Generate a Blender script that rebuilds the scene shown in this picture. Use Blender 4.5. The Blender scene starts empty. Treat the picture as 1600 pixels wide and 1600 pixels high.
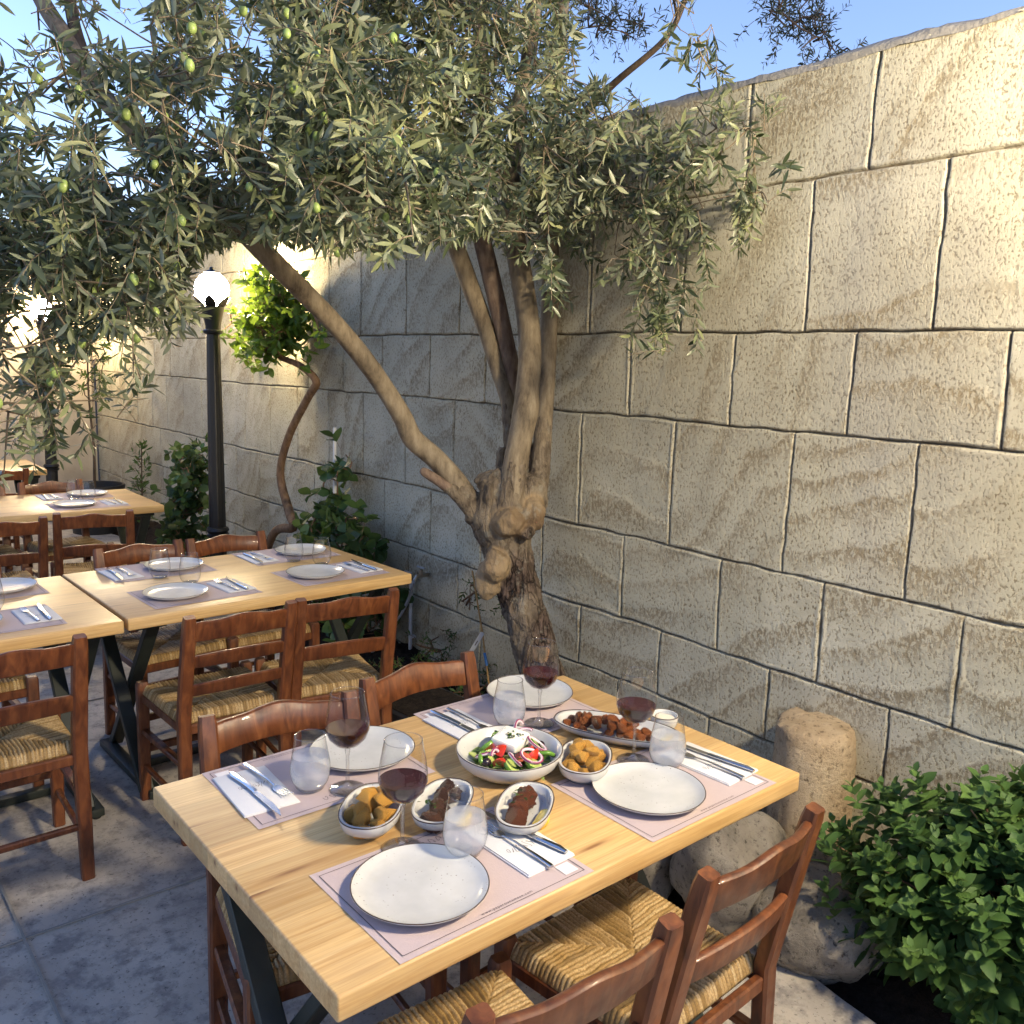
import bpy, bmesh, math, random
import numpy as np
from mathutils import Vector, Matrix, Euler, Quaternion

random.seed(7)
RNG = np.random.default_rng(11)
PI = math.pi
SC = bpy.context.scene
COL = SC.collection

# ------------------------------------------------------------------ camera (measured from the photograph)
F = 1374.0
CAM = np.array([-0.55937, -1.01626, 1.6544])
FW = np.array([0.63761942, 0.7530447, -0.1623735])
RT = np.array([0.76609578, -0.64197627, 0.03104402])
UP = np.array([0.0808624, 0.14418792, 0.9862409])

def ray(x, y):
    return FW + RT * (x - 800) / F + UP * (800 - y) / F
def at_d(x, y, d):
    return CAM + ray(x, y) * d
def at_x(x, y, X):
    d = ray(x, y); return CAM + d * ((X - CAM[0]) / d[0])
def at_y(x, y, Y):
    d = ray(x, y); return CAM + d * ((Y - CAM[1]) / d[1])
def at_z(x, y, Z):
    d = ray(x, y); return CAM + d * ((Z - CAM[2]) / d[2])
def project(P):
    d = np.asarray(P) - CAM
    z = d @ FW
    return 800 + F * (d @ RT) / z, 800 - F * (d @ UP) / z, z

def wall_x(y):
    return 2.003 + 0.02 * y

# ------------------------------------------------------------------ object helpers
def tag(o, label=None, cat=None, group=None, kind=None):
    if label: o['label'] = label
    if cat: o['category'] = cat
    if group: o['group'] = group
    if kind: o['kind'] = kind
    return o

def empty(name, loc=(0, 0, 0), rz=0.0, label=None, cat=None, group=None):
    o = bpy.data.objects.new(name, None)
    o.empty_display_size = 0.05
    COL.objects.link(o)
    o.location = loc
    o.rotation_euler = (0, 0, rz)
    return tag(o, label, cat, group)

def link(name, me, mat=None, parent=None, loc=None, rot=None):
    o = bpy.data.objects.new(name, me)
    COL.objects.link(o)
    if mat is not None and not me.materials:
        me.materials.append(mat)
    if parent is not None: o.parent = parent
    if loc is not None: o.location = loc
    if rot is not None: o.rotation_euler = rot
    return o

def copy_tree(o, parent=None):
    c = o.copy(); COL.objects.link(c)
    c.parent = parent
    for ch in o.children:
        copy_tree(ch, c)
    return c

def mesh_np(name, V, Fq, attrs=None, smooth=True, uv=None):
    V = np.ascontiguousarray(V, dtype=np.float32); Fq = np.ascontiguousarray(Fq, dtype=np.int32)
    me = bpy.data.meshes.new(name)
    n, k = Fq.shape
    me.vertices.add(len(V)); me.vertices.foreach_set('co', V.ravel())
    me.loops.add(n * k); me.loops.foreach_set('vertex_index', Fq.ravel())
    me.polygons.add(n); me.polygons.foreach_set('loop_start', np.arange(0, n * k, k, dtype=np.int32))
    if attrs:
        for an, av in attrs.items():
            a = me.attributes.new(an, 'FLOAT', 'POINT')
            a.data.foreach_set('value', np.ascontiguousarray(av, dtype=np.float32))
    me.update(calc_edges=True)
    me.polygons.foreach_set('use_smooth', np.full(n, smooth))
    return me

class MB:
    """collects shapes for one mesh object"""
    def __init__(s): s.v = []; s.f = []
    def add(s, vs, fs):
        b = len(s.v); s.v += [tuple(map(float, p)) for p in vs]; s.f += [tuple(i + b for i in f) for f in fs]
    def mesh(s, name, smooth=True, angle=35):
        me = bpy.data.meshes.new(name)
        me.from_pydata(s.v, [], s.f)
        me.update()
        if smooth:
            me.polygons.foreach_set('use_smooth', np.ones(len(me.polygons), dtype=bool))
            if angle: me.set_sharp_from_angle(angle=math.radians(angle))
        return me
    def obj(s, name, mat, parent=None, smooth=True, angle=35, **k):
        return link(name, s.mesh(name, smooth, angle), mat, parent, **k)
    def box(s, c, d, bev=0.0, M=None):
        bm = bmesh.new(); bmesh.ops.create_cube(bm, size=1)
        bmesh.ops.scale(bm, vec=d, verts=bm.verts)
        if bev: bmesh.ops.bevel(bm, geom=bm.edges[:], offset=bev, segments=2, profile=0.5, affect='EDGES')
        if M is not None: bmesh.ops.transform(bm, matrix=M, verts=bm.verts)
        bmesh.ops.translate(bm, vec=c, verts=bm.verts)
        bm.verts.index_update()
        s.add([v.co for v in bm.verts], [[v.index for v in f.verts] for f in bm.faces]); bm.free(); return s
    def tube(s, path, rad, n=8, cap=True, closed=False):
        path = [Vector(p) for p in path]; m = len(path)
        rad = [rad] * m if not hasattr(rad, '__len__') else list(rad)
        vs = []; fs = []
        prev = None
        for i, p in enumerate(path):
            if closed: t = path[(i + 1) % m] - path[i - 1]
            else: t = path[min(i + 1, m - 1)] - path[max(i - 1, 0)]
            t = t.normalized() if t.length > 1e-9 else Vector((0, 0, 1))
            if prev is None:
                a = Vector((0, 0, 1)) if abs(t.z) < .9 else Vector((1, 0, 0))
                nrm = t.cross(a).normalized()
            else:
                nrm = (prev - t * prev.dot(t)).normalized()
            prev = nrm; b = t.cross(nrm)
            for k in range(n):
                a = 2 * PI * k / n
                vs.append(p + (nrm * math.cos(a) + b * math.sin(a)) * rad[i])
        for i in range(m if closed else m - 1):
            for k in range(n):
                j = (i + 1) % m
                fs.append((i * n + k, i * n + (k + 1) % n, j * n + (k + 1) % n, j * n + k))
        if cap and not closed:
            fs.append(tuple(range(n - 1, -1, -1))); fs.append(tuple((m - 1) * n + k for k in range(n)))
        s.add(vs, fs); return s
    def sweep(s, path, w, h, xax=(1, 0, 0), ch=0.004, endscale=None):
        """rectangular bar with chamfered edges along a path; w along xax, h across"""
        path = [Vector(p) for p in path]; m = len(path); X = Vector(xax)
        sec = [(-w/2+ch, -h/2), (w/2-ch, -h/2), (w/2, -h/2+ch), (w/2, h/2-ch), (w/2-ch, h/2), (-w/2+ch, h/2), (-w/2, h/2-ch), (-w/2, -h/2+ch)]
        vs = []; fs = []; n = 8
        for i, p in enumerate(path):
            t = (path[min(i + 1, m - 1)] - path[max(i - 1, 0)]).normalized()
            xa = (X - t * X.dot(t)).normalized(); ya = t.cross(xa)
            sc = endscale[i] if endscale else 1
            for a, b in sec: vs.append(p + xa * a * sc + ya * b * sc)
        for i in range(m - 1):
            for k in range(n):
                fs.append((i * n + k, i * n + (k + 1) % n, (i + 1) * n + (k + 1) % n, (i + 1) * n + k))
        fs.append(tuple(range(n - 1, -1, -1))); fs.append(tuple((m - 1) * n + k for k in range(n)))
        s.add(vs, fs); return s
    def lathe(s, prof, n=32, c=(0, 0, 0), shape=None, capb=False, capt=False):
        """prof: (r,z) pairs; shape(theta)->(sx,sy) outline multiplier"""
        vs = []; fs = []; m = len(prof)
        for r, z in prof:
            for k in range(n):
                a = 2 * PI * k / n
                if shape: x, y = shape(a, r); vs.append((c[0] + x, c[1] + y, c[2] + z))
                else: vs.append((c[0] + r * math.cos(a), c[1] + r * math.sin(a), c[2] + z))
        for i in range(m - 1):
            for k in range(n):
                fs.append((i * n + k, i * n + (k + 1) % n, (i + 1) * n + (k + 1) % n, (i + 1) * n + k))
        if capb: fs.append(tuple(range(n - 1, -1, -1)))
        if capt: fs.append(tuple((m - 1) * n + k for k in range(n)))
        s.add(vs, fs); return s
    def blob(s, c, r, amp=.2, fr=2.0, sub=2, scale=(1, 1, 1), seed=0, M=None, flat=None, cuts=0):
        bm = bmesh.new(); bmesh.ops.create_icosphere(bm, subdivisions=sub, radius=1)
        from mathutils import noise
        for v in bm.verts:
            q = v.co * fr + Vector((seed * 3.1, seed * 1.7, seed * .9))
            v.co *= 1 + amp * noise.noise(q) + amp * .5 * noise.noise(q * 2.3)
            v.co = Vector((v.co.x * scale[0], v.co.y * scale[1], v.co.z * scale[2])) * r
            if flat is not None and v.co.z < flat: v.co.z = flat
        rc = random.Random(seed + 991)
        for _ in range(cuts):
            nn = Vector((rc.gauss(0, 1), rc.gauss(0, 1), rc.gauss(0, 1))).normalized(); h = rc.uniform(.52, .8) * r
            for v in bm.verts:
                e = v.co.dot(nn) - h
                if e > 0: v.co -= nn * e * .93
        if M is not None: bmesh.ops.transform(bm, matrix=M, verts=bm.verts)
        bmesh.ops.translate(bm, vec=c, verts=bm.verts)
        bm.verts.index_update()
        s.add([v.co for v in bm.verts], [[v.index for v in f.verts] for f in bm.faces]); bm.free(); return s

def smooth_path(pts, n=6):
    """Catmull-Rom through points"""
    P = [np.array(p, float) for p in pts]
    P = [2 * P[0] - P[1]] + P + [2 * P[-1] - P[-2]]
    out = []
    for i in range(1, len(P) - 2):
        for k in range(n):
            t = k / n
            out.append(0.5 * ((2 * P[i]) + (-P[i-1] + P[i+1]) * t + (2*P[i-1] - 5*P[i] + 4*P[i+1] - P[i+2]) * t**2 + (-P[i-1] + 3*P[i] - 3*P[i+1] + P[i+2]) * t**3))
    out.append(P[-2]); return out

# numpy value noise
def vnoise(x, y, seed=0):
    r = np.random.default_rng(seed).random((256, 256))
    xi = np.floor(x).astype(int); yi = np.floor(y).astype(int)
    fx = x - xi; fy = y - yi
    fx = fx * fx * (3 - 2 * fx); fy = fy * fy * (3 - 2 * fy)
    a = r[xi % 256, yi % 256]; b = r[(xi + 1) % 256, yi % 256]; c = r[xi % 256, (yi + 1) % 256]; d = r[(xi + 1) % 256, (yi + 1) % 256]
    return (a * (1 - fx) + b * fx) * (1 - fy) + (c * (1 - fx) + d * fx) * fy

# ------------------------------------------------------------------ materials
class NT:
    def __init__(s, name):
        s.m = bpy.data.materials.new(name); s.m.use_nodes = True
        s.t = s.m.node_tree; s.t.nodes.clear()
        s.out = s.n('ShaderNodeOutputMaterial')
    def n(s, typ, **kw):
        nd = s.t.nodes.new(typ)
        for k, v in kw.items():
            if k.startswith('i_'):
                nd.inputs[k[2:].replace('_', ' ')].default_value = v
            else: setattr(nd, k, v)
        return nd
    def l(s, a, b): s.t.links.new(a, b)
    def coord(s, kind='Object', scale=(1, 1, 1), rot=(0, 0, 0), loc=(0, 0, 0)):
        tc = s.n('ShaderNodeTexCoord'); mp = s.n('ShaderNodeMapping')
        mp.inputs['Scale'].default_value = scale; mp.inputs['Rotation'].default_value = rot; mp.inputs['Location'].default_value = loc
        s.l(tc.outputs[kind], mp.inputs[0]); return mp.outputs[0]
    def noise(s, vec, scale=5, detail=4, rough=.55, dist=0):
        nd = s.n('ShaderNodeTexNoise'); nd.inputs['Scale'].default_value = scale; nd.inputs['Detail'].default_value = detail
        nd.inputs['Roughness'].default_value = rough; nd.inputs['Distortion'].default_value = dist
        if vec is not None: s.l(vec, nd.inputs['Vector'])
        return nd.outputs['Fac']
    def ramp(s, fac, stops, interp='LINEAR'):
        nd = s.n('ShaderNodeValToRGB'); cr = nd.color_ramp; cr.interpolation = interp
        while len(cr.elements) < len(stops): cr.elements.new(.5)
        for e, (p, c) in zip(cr.elements, stops):
            e.position = p; e.color = (*c, 1) if hasattr(c, '__len__') else (c, c, c, 1)
        s.l(fac, nd.inputs[0]); return nd.outputs[0]
    def mix(s, fac, a, b, mode='MIX'):
        nd = s.n('ShaderNodeMix', data_type='RGBA', blend_type=mode)
        for v, i in ((fac, 0), (a, 6), (b, 7)):
            if isinstance(v, (int, float)): nd.inputs[i].default_value = v
            elif isinstance(v, tuple): nd.inputs[i].default_value = (*v, 1)
            else: s.l(v, nd.inputs[i])
        return nd.outputs[2]
    def math(s, op, a, b=None):
        nd = s.n('ShaderNodeMath', operation=op)
        for v, i in ((a, 0), (b, 1)):
            if v is None: continue
            if isinstance(v, (int, float)): nd.inputs[i].default_value = v
            else: s.l(v, nd.inputs[i])
        return nd.outputs[0]
    def attr(s, name):
        nd = s.n('ShaderNodeAttribute'); nd.attribute_name = name; return nd.outputs['Fac']
    def rand(s): return s.n('ShaderNodeObjectInfo').outputs['Random']
    def bump(s, h, strength=.5, dist=.01, normal=None):
        nd = s.n('ShaderNodeBump'); nd.inputs['Strength'].default_value = strength; nd.inputs['Distance'].default_value = dist
        s.l(h, nd.inputs['Height'])
        if normal is not None: s.l(normal, nd.inputs['Normal'])
        return nd.outputs[0]
    def bsdf(s, color, rough=.5, spec=.5, normal=None, metal=0, sheen=0, coat=0, sub=0):
        nd = s.n('ShaderNodeBsdfPrincipled')
        if isinstance(color, tuple): nd.inputs['Base Color'].default_value = (*color, 1)
        else: s.l(color, nd.inputs['Base Color'])
        if isinstance(rough, (int, float)): nd.inputs['Roughness'].default_value = rough
        else: s.l(rough, nd.inputs['Roughness'])
        nd.inputs['Specular IOR Level'].default_value = spec; nd.inputs['Metallic'].default_value = metal
        nd.inputs['Coat Weight'].default_value = coat
        if sub: nd.inputs['Subsurface Weight'].default_value = sub; nd.inputs['Subsurface Scale'].default_value = .005
        if normal is not None: s.l(normal, nd.inputs['Normal'])
        return nd.outputs[0]
    def done(s, sh): s.l(sh, s.out.inputs[0]); return s.m

M = {}
def simple(name, col, rough=.5, spec=.5, metal=0, bumpscale=None, bs=.3, var=.0, coat=0, bd=.004, sub=0):
    k = NT(name); v = k.coord()
    c = col
    if var:
        f = k.noise(v, (bumpscale or 20) * .4, 3)
        c = k.mix(f, tuple(x * (1 - var) for x in col), tuple(min(1, x * (1 + var)) for x in col))
    nrm = None
    if bumpscale: nrm = k.bump(k.noise(v, bumpscale, 5), bs, bd)
    M[name] = k.done(k.bsdf(c, rough, spec, nrm, metal, coat=coat, sub=sub)); return M[name]

# pine table top: glued planks along X
def mat_pine():
    k = NT('pine'); tc = k.n('ShaderNodeTexCoord')
    sep = k.n('ShaderNodeSeparateXYZ'); k.l(tc.outputs['Object'], sep.inputs[0])
    pl = k.math('FLOOR', k.math('MULTIPLY', sep.outputs[1], 1 / .093))
    info = k.rand()
    wn = k.n('ShaderNodeTexWhiteNoise', noise_dimensions='2D')
    cmb = k.n('ShaderNodeCombineXYZ'); k.l(pl, cmb.inputs[0]); k.l(info, cmb.inputs[1]); k.l(cmb.outputs[0], wn.inputs['Vector'])
    off = k.n('ShaderNodeCombineXYZ'); k.l(k.math('MULTIPLY', wn.outputs['Value'], 37.), off.inputs[0]); k.l(k.math('MULTIPLY', wn.outputs['Value'], 11.), off.inputs[2])
    vadd = k.n('ShaderNodeVectorMath', operation='ADD'); k.l(tc.outputs['Object'], vadd.inputs[0]); k.l(off.outputs[0], vadd.inputs[1])
    mp = k.n('ShaderNodeMapping'); mp.inputs['Scale'].default_value = (1.1, 26, 26); k.l(vadd.outputs[0], mp.inputs[0])
    g1 = k.noise(mp.outputs[0], 1.6, 5, .6, 1.2)
    mp2 = k.n('ShaderNodeMapping'); mp2.inputs['Scale'].default_value = (5, 190, 190); k.l(vadd.outputs[0], mp2.inputs[0])
    g2 = k.noise(mp2.outputs[0], 1.0, 3, .6, .4)
    mp3 = k.n('ShaderNodeMapping'); mp3.inputs['Scale'].default_value = (1.2, 9, 9); k.l(vadd.outputs[0], mp3.inputs[0])
    vor = k.n('ShaderNodeTexVoronoi'); vor.inputs['Scale'].default_value = 2.2; k.l(mp3.outputs[0], vor.inputs['Vector'])
    base = k.ramp(g1, [(.25, (.45, .255, .085)), (.5, (.62, .415, .18)), (.75, (.69, .50, .245))])
    tone = k.ramp(wn.outputs['Value'], [(0, .80), (1, 1.12)])
    c = k.mix(1.0, base, tone, 'MULTIPLY')
    c = k.mix(k.ramp(g2, [(.42, .30), (.62, 0.)]), c, (.34, .17, .055))
    knot = k.ramp(vor.outputs['Distance'], [(.055, 1.), (.12, .35), (.22, 0.)])
    c = k.mix(k.math('MULTIPLY', knot, .85), c, (.17, .06, .02))
    # glue lines
    fr = k.math('FRACT', k.math('MULTIPLY', sep.outputs[1], 1 / .093))
    gl = k.ramp(fr, [(0, 1.), (.015, 0.)])
    c = k.mix(k.math('MULTIPLY', gl, .35), c, (.25, .12, .04))
    dirt = k.noise(k.coord(scale=(1.5, 2.5, 2)), 2.2, 5, .6)
    c = k.mix(k.ramp(dirt, [(.5, 0.), (.75, .28)]), c, (.42, .28, .15))
    h = k.math('ADD', k.math('MULTIPLY', g2, .5), k.math('MULTIPLY', g1, .6))
    rg = k.ramp(g1, [(.3, .34), (.7, .5)])
    M['pine'] = k.done(k.bsdf(c, rg, .45, k.bump(h, .22, .0015)))
mat_pine()

def mat_chair():
    k = NT('chair_wood'); v = k.coord(scale=(14, 14, 3))
    r = k.rand()
    w4 = k.n('ShaderNodeTexNoise', noise_dimensions='4D'); w4.inputs['Scale'].default_value = 3.2; w4.inputs['Detail'].default_value = 5; w4.inputs['Distortion'].default_value = .8
    k.l(v, w4.inputs['Vector']); k.l(k.math('MULTIPLY', r, 30.), w4.inputs['W'])
    c = k.ramp(w4.outputs['Fac'], [(.25, (.045, .012, .0045)), (.5, (.118, .036, .0115)), (.72, (.20, .070, .022))])
    tone = k.ramp(r, [(0, .8), (1, 1.2)])
    c = k.mix(1., c, tone, 'MULTIPLY')
    wear = k.noise(k.coord(scale=(1, 1, 1)), 38, 5, .7)
    c = k.mix(k.ramp(wear, [(.62, 0.), (.78, .5)]), c, (.045, .012, .006))
    rg = k.ramp(k.noise(k.coord(), 22, 3), [(.3, .34), (.7, .58)])
    M['chair_wood'] = k.done(k.bsdf(c, rg, .45, k.bump(w4.outputs['Fac'], .35, .002), coat=.1))
mat_chair()

def mat_rush():
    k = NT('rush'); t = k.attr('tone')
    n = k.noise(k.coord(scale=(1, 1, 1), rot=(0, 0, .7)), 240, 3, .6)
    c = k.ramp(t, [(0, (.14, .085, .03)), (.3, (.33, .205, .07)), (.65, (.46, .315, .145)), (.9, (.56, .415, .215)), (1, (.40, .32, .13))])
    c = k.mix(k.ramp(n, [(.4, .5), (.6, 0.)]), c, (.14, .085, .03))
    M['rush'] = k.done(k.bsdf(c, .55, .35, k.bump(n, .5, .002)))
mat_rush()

def mat_wall():
    k = NT('cast_wall'); v = k.coord()
    big = k.noise(v, 1.1, 6, .6)
    mid = k.noise(v, 7, 5, .62)
    fine = k.noise(k.coord(scale=(1, 1.15, .8)), 105, 4, .62)
    grit = k.noise(v, 190, 3, .6)
    c = k.ramp(big, [(.3, (.385, .355, .265)), (.52, (.48, .45, .345)), (.72, (.55, .52, .415))])
    c = k.mix(k.ramp(mid, [(.35, .35), (.6, 0.)]), c, (.33, .30, .215))
    # small dark pits
    pit = k.ramp(fine, [(.40, 1.), (.45, 0.)])
    c = k.mix(k.math('MULTIPLY', k.math('MULTIPLY', pit, .9), k.ramp(mid, [(.35, 1.), (.65, .45)])), c, (.17, .135, .08))
    stain = k.noise(k.coord(scale=(1, 1, .35)), .9, 5, .6)
    c = k.mix(k.ramp(stain, [(.58, 0.), (.74, .45)]), c, (.25, .25, .26))
    a = k.attr('stroke')
    pit2 = k.math('MULTIPLY', k.ramp(k.noise(k.coord(scale=(1, 1.3, .8)), 62, 4, .7), [(.46, 1.), (.53, 0.)]), a)
    c = k.mix(k.math('MULTIPLY', pit2, .85), c, (.20, .16, .10))
    c = k.mix(k.math('MULTIPLY', a, .24), c, (.33, .275, .18))
    j = k.attr('joint'); c = k.mix(k.math('MULTIPLY', j, .84), c, (.075, .055, .036))
    h = k.math('ADD', k.math('MULTIPLY', fine, .8), k.math('MULTIPLY', grit, .2))
    h = k.math('SUBTRACT', h, k.math('MULTIPLY', pit2, .5))
    h = k.math('SUBTRACT', h, k.math('MULTIPLY', pit, .35))
    M['cast_wall'] = k.done(k.bsdf(c, .93, .2, k.bump(h, .42, .007)))
mat_wall()

def mat_plaster():
    k = NT('plaster'); v = k.coord()
    c = k.ramp(k.noise(v, 1.4, 6, .6), [(.3, (.40, .34, .26)), (.7, (.56, .49, .39))])
    M['plaster'] = k.done(k.bsdf(c, .92, .2, k.bump(k.noise(v, 30, 6, .7), .5, .006)))
mat_plaster()

def mat_floor():
    k = NT('pavement'); v = k.coord()
    n1 = k.noise(v, 2.2, 6, .62); n2 = k.noise(v, 13, 6, .7); n3 = k.noise(v, 70, 4, .7)
    c = k.ramp(n1, [(.32, (.33, .295, .255)), (.5, (.49, .44, .375)), (.7, (.61, .555, .475))])
    c = k.mix(k.ramp(n2, [(.38, .7), (.53, 0.)]), c, (.19, .175, .165))
    c = k.mix(k.ramp(n2, [(.6, 0.), (.72, .35)]), c, (.42, .40, .37))
    vo = k.n('ShaderNodeTexVoronoi'); vo.inputs['Scale'].default_value = 34; k.l(v, vo.inputs['Vector'])
    c = k.mix(k.ramp(vo.outputs['Distance'], [(.12, .35), (.26, 0.)]), c, (.42, .41, .39))
    c = k.mix(k.ramp(n3, [(.33, .8), (.42, 0.)]), c, (.08, .075, .07))
    h = k.math('ADD', k.math('MULTIPLY', n2, .6), k.math('MULTIPLY', n3, .4))
    rg = k.ramp(n1, [(.3, .55), (.7, .8)])
    M['pavement'] = k.done(k.bsdf(c, rg, .35, k.bump(h, .45, .004)))
mat_floor()

def mat_soil():
    k = NT('soil'); v = k.coord()
    n = k.noise(v, 40, 8, .75)
    c = k.ramp(n, [(.35, (.012, .009, .007)), (.6, (.04, .028, .02)), (.75, (.085, .06, .042))])
    M['soil'] = k.done(k.bsdf(c, .95, .2, k.bump(n, 1., .03)))
mat_soil()

def mat_bark():
    k = NT('olive_bark'); v = k.coord(scale=(1, 1, .35))
    n = k.noise(v, 34, 7, .7, .6); n2 = k.noise(k.coord(), 5, 5, .6); n3 = k.noise(k.coord(), 120, 3, .6)
    c = k.ramp(n, [(.3, (.06, .045, .032)), (.5, (.165, .132, .095)), (.7, (.27, .225, .165))])
    c = k.mix(k.ramp(n2, [(.5, 0.), (.68, .6)]), c, (.36, .29, .19))
    bl = k.attr('burl'); c = k.mix(k.math('MULTIPLY', bl, .8), c, k.ramp(n2, [(.35, (.17, .11, .06)), (.6, (.33, .24, .14))]))
    s = k.attr('rough'); c = k.mix(k.math('MULTIPLY', s, .95), c, k.ramp(n, [(.38, (.03, .02, .016)), (.62, (.145, .10, .08))]))
    vo = k.n('ShaderNodeTexVoronoi', feature='DISTANCE_TO_EDGE'); vo.inputs['Scale'].default_value = 30
    wv = k.n('ShaderNodeVectorMath', operation='ADD'); k.l(k.coord(scale=(1, 1, .3)), wv.inputs[0])
    nz = k.n('ShaderNodeTexNoise'); nz.inputs['Scale'].default_value = 14; sc_ = k.n('ShaderNodeVectorMath', operation='SCALE'); sc_.inputs['Scale'].default_value = .05
    k.l(nz.outputs['Color'], sc_.inputs[0]); k.l(sc_.outputs[0], wv.inputs[1]); k.l(wv.outputs[0], vo.inputs['Vector'])
    crack = k.math('MULTIPLY', k.ramp(vo.outputs['Distance'], [(0, 1.), (.11, 0.)]), k.math('ADD', k.math('MULTIPLY', s, .8), .08))
    c = k.mix(crack, c, (.022, .015, .012))
    lich = k.noise(k.coord(), 17, 5, .7); c = k.mix(k.ramp(lich, [(.56, 0.), (.68, .45)]), c, (.30, .29, .24))
    h = k.math('SUBTRACT', k.math('ADD', n, k.math('MULTIPLY', n3, .2)), k.math('MULTIPLY', crack, .9))
    M['olive_bark'] = k.done(k.bsdf(c, .9, .2, k.bump(h, .8, .018)))
mat_bark()
def mat_bark2(name, a, b, c_, sc=30):
    k = NT(name); v = k.coord(scale=(1, 1, .3)); n = k.noise(v, sc, 6, .7)
    M[name] = k.done(k.bsdf(k.ramp(n, [(.3, a), (.5, b), (.72, c_)]), .8, .3, k.bump(n, .5, .008)))
mat_bark2('pale_bark', (.075, .056, .038), (.195, .155, .105), (.30, .25, .175), 24)
mat_bark2('pink_bark', (.07, .045, .035), (.165, .115, .085), (.26, .195, .145), 34)
mat_bark2('citrus_bark', (.07, .04, .022), (.17, .10, .055), (.27, .17, .10), 30)
mat_bark2('burl_bark', (.20, .13, .07), (.38, .28, .165), (.47, .37, .23), 18)
mat_bark2('dark_bark', (.035, .025, .017), (.085, .06, .04), (.14, .10, .068), 26)

def mat_leaf(name, stops, back, rough=.45, trans=.22, spec=.4, tcol=(.25, .33, .08)):
    k = NT(name); t = k.attr('tone')
    c = k.ramp(t, stops)
    geo = k.n('ShaderNodeNewGeometry')
    c2 = k.mix(geo.outputs['Backfacing'], c, k.mix(.65, c, back))
    p = k.bsdf(c2, rough, spec)
    tr = k.n('ShaderNodeBsdfTranslucent'); k.l(k.mix(.5, c, tcol), tr.inputs['Color'])
    mx = k.n('ShaderNodeMixShader'); mx.inputs[0].default_value = trans
    k.l(p, mx.inputs[1]); k.l(tr.outputs[0], mx.inputs[2])
    M[name] = k.done(mx.outputs[0])
mat_leaf('olive_leaf', [(0, (.024, .035, .02)), (.35, (.05, .068, .038)), (.62, (.12, .148, .076)), (.86, (.25, .275, .135)), (1, (.33, .34, .17))], (.26, .285, .20), .36)
mat_leaf('basil_leaf', [(0, (.02, .05, .014)), (.5, (.058, .128, .03)), (1, (.12, .215, .05))], (.09, .16, .055), .6, .2)
mat_leaf('citrus_leaf', [(0, (.02, .055, .01)), (.5, (.05, .12, .015)), (1, (.12, .21, .025))], (.09, .16, .03), .35, .35, .5, (.35, .5, .05))
mat_leaf('vine_leaf', [(0, (.012, .035, .01)), (.5, (.03, .075, .016)), (1, (.075, .13, .028))], (.06, .11, .04), .5, .25)
mat_leaf('dark_leaf', [(0, (.008, .012, .008)), (1, (.03, .04, .022))], (.05, .06, .045), .5, .1)

def thin_glass(name, tint=(.985, .99, .99), edge=.6, f0=.055):
    k = NT(name)
    lw = k.n('ShaderNodeLayerWeight'); lw.inputs['Blend'].default_value = .5
    tr = k.n('ShaderNodeBsdfTransparent')
    tcol = k.mix(k.math('POWER', lw.outputs['Facing'], 3.), tint, tuple(x * edge for x in tint)); k.l(tcol, tr.inputs[0])
    gl = k.n('ShaderNodeBsdfGlossy'); gl.inputs['Roughness'].default_value = .015
    f = k.math('ADD', k.math('MULTIPLY', k.math('POWER', lw.outputs['Facing'], 3.6), .9), f0)
    mx = k.n('ShaderNodeMixShader'); k.l(f, mx.inputs[0]); k.l(tr.outputs[0], mx.inputs[1]); k.l(gl.outputs[0], mx.inputs[2])
    M[name] = k.done(mx.outputs[0])
thin_glass('glass')
thin_glass('stem_glass', (.96, .97, .975), .4, .15)
def mat_water():
    k = NT('misted_water')
    n = k.noise(k.coord(), 9, 3); fog = k.noise(k.coord(), 900, 2, .6)
    tr = k.n('ShaderNodeBsdfTransparent'); tr.inputs[0].default_value = (.93, .95, .98, 1)
    df = k.n('ShaderNodeBsdfDiffuse'); df.inputs[0].default_value = (.90, .93, 1, 1)
    tl = k.n('ShaderNodeBsdfTranslucent'); tl.inputs[0].default_value = (.85, .88, .95, 1)
    m1 = k.n('ShaderNodeMixShader'); m1.inputs[0].default_value = .5; k.l(df.outputs[0], m1.inputs[1]); k.l(tl.outputs[0], m1.inputs[2])
    f = k.math('ADD', k.ramp(n, [(.35, .27), (.65, .48)]), k.ramp(fog, [(.35, 0.), (.7, .06)]))
    m2 = k.n('ShaderNodeMixShader'); k.l(f, m2.inputs[0]); k.l(tr.outputs[0], m2.inputs[1]); k.l(m1.outputs[0], m2.inputs[2])
    gl = k.n('ShaderNodeBsdfGlossy'); gl.inputs['Roughness'].default_value = .12
    lw = k.n('ShaderNodeLayerWeight'); lw.inputs['Blend'].default_value = .5
    m3 = k.n('ShaderNodeMixShader'); k.l(k.math('ADD', k.math('MULTIPLY', k.math('POWER', lw.outputs['Facing'], 5.), .6), .025), m3.inputs[0]); k.l(m2.outputs[0], m3.inputs[1]); k.l(gl.outputs[0], m3.inputs[2])
    M['misted_water'] = k.done(m3.outputs[0])
mat_water()
def mat_wine():
    k = NT('red_wine')
    lw = k.n('ShaderNodeLayerWeight'); lw.inputs['Blend'].default_value = .4
    c = k.mix(k.math('POWER', lw.outputs['Facing'], 3.), (.014, .001, .003), (.15, .006, .02))
    M['red_wine'] = k.done(k.bsdf(c, .04, .5))
mat_wine()

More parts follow.
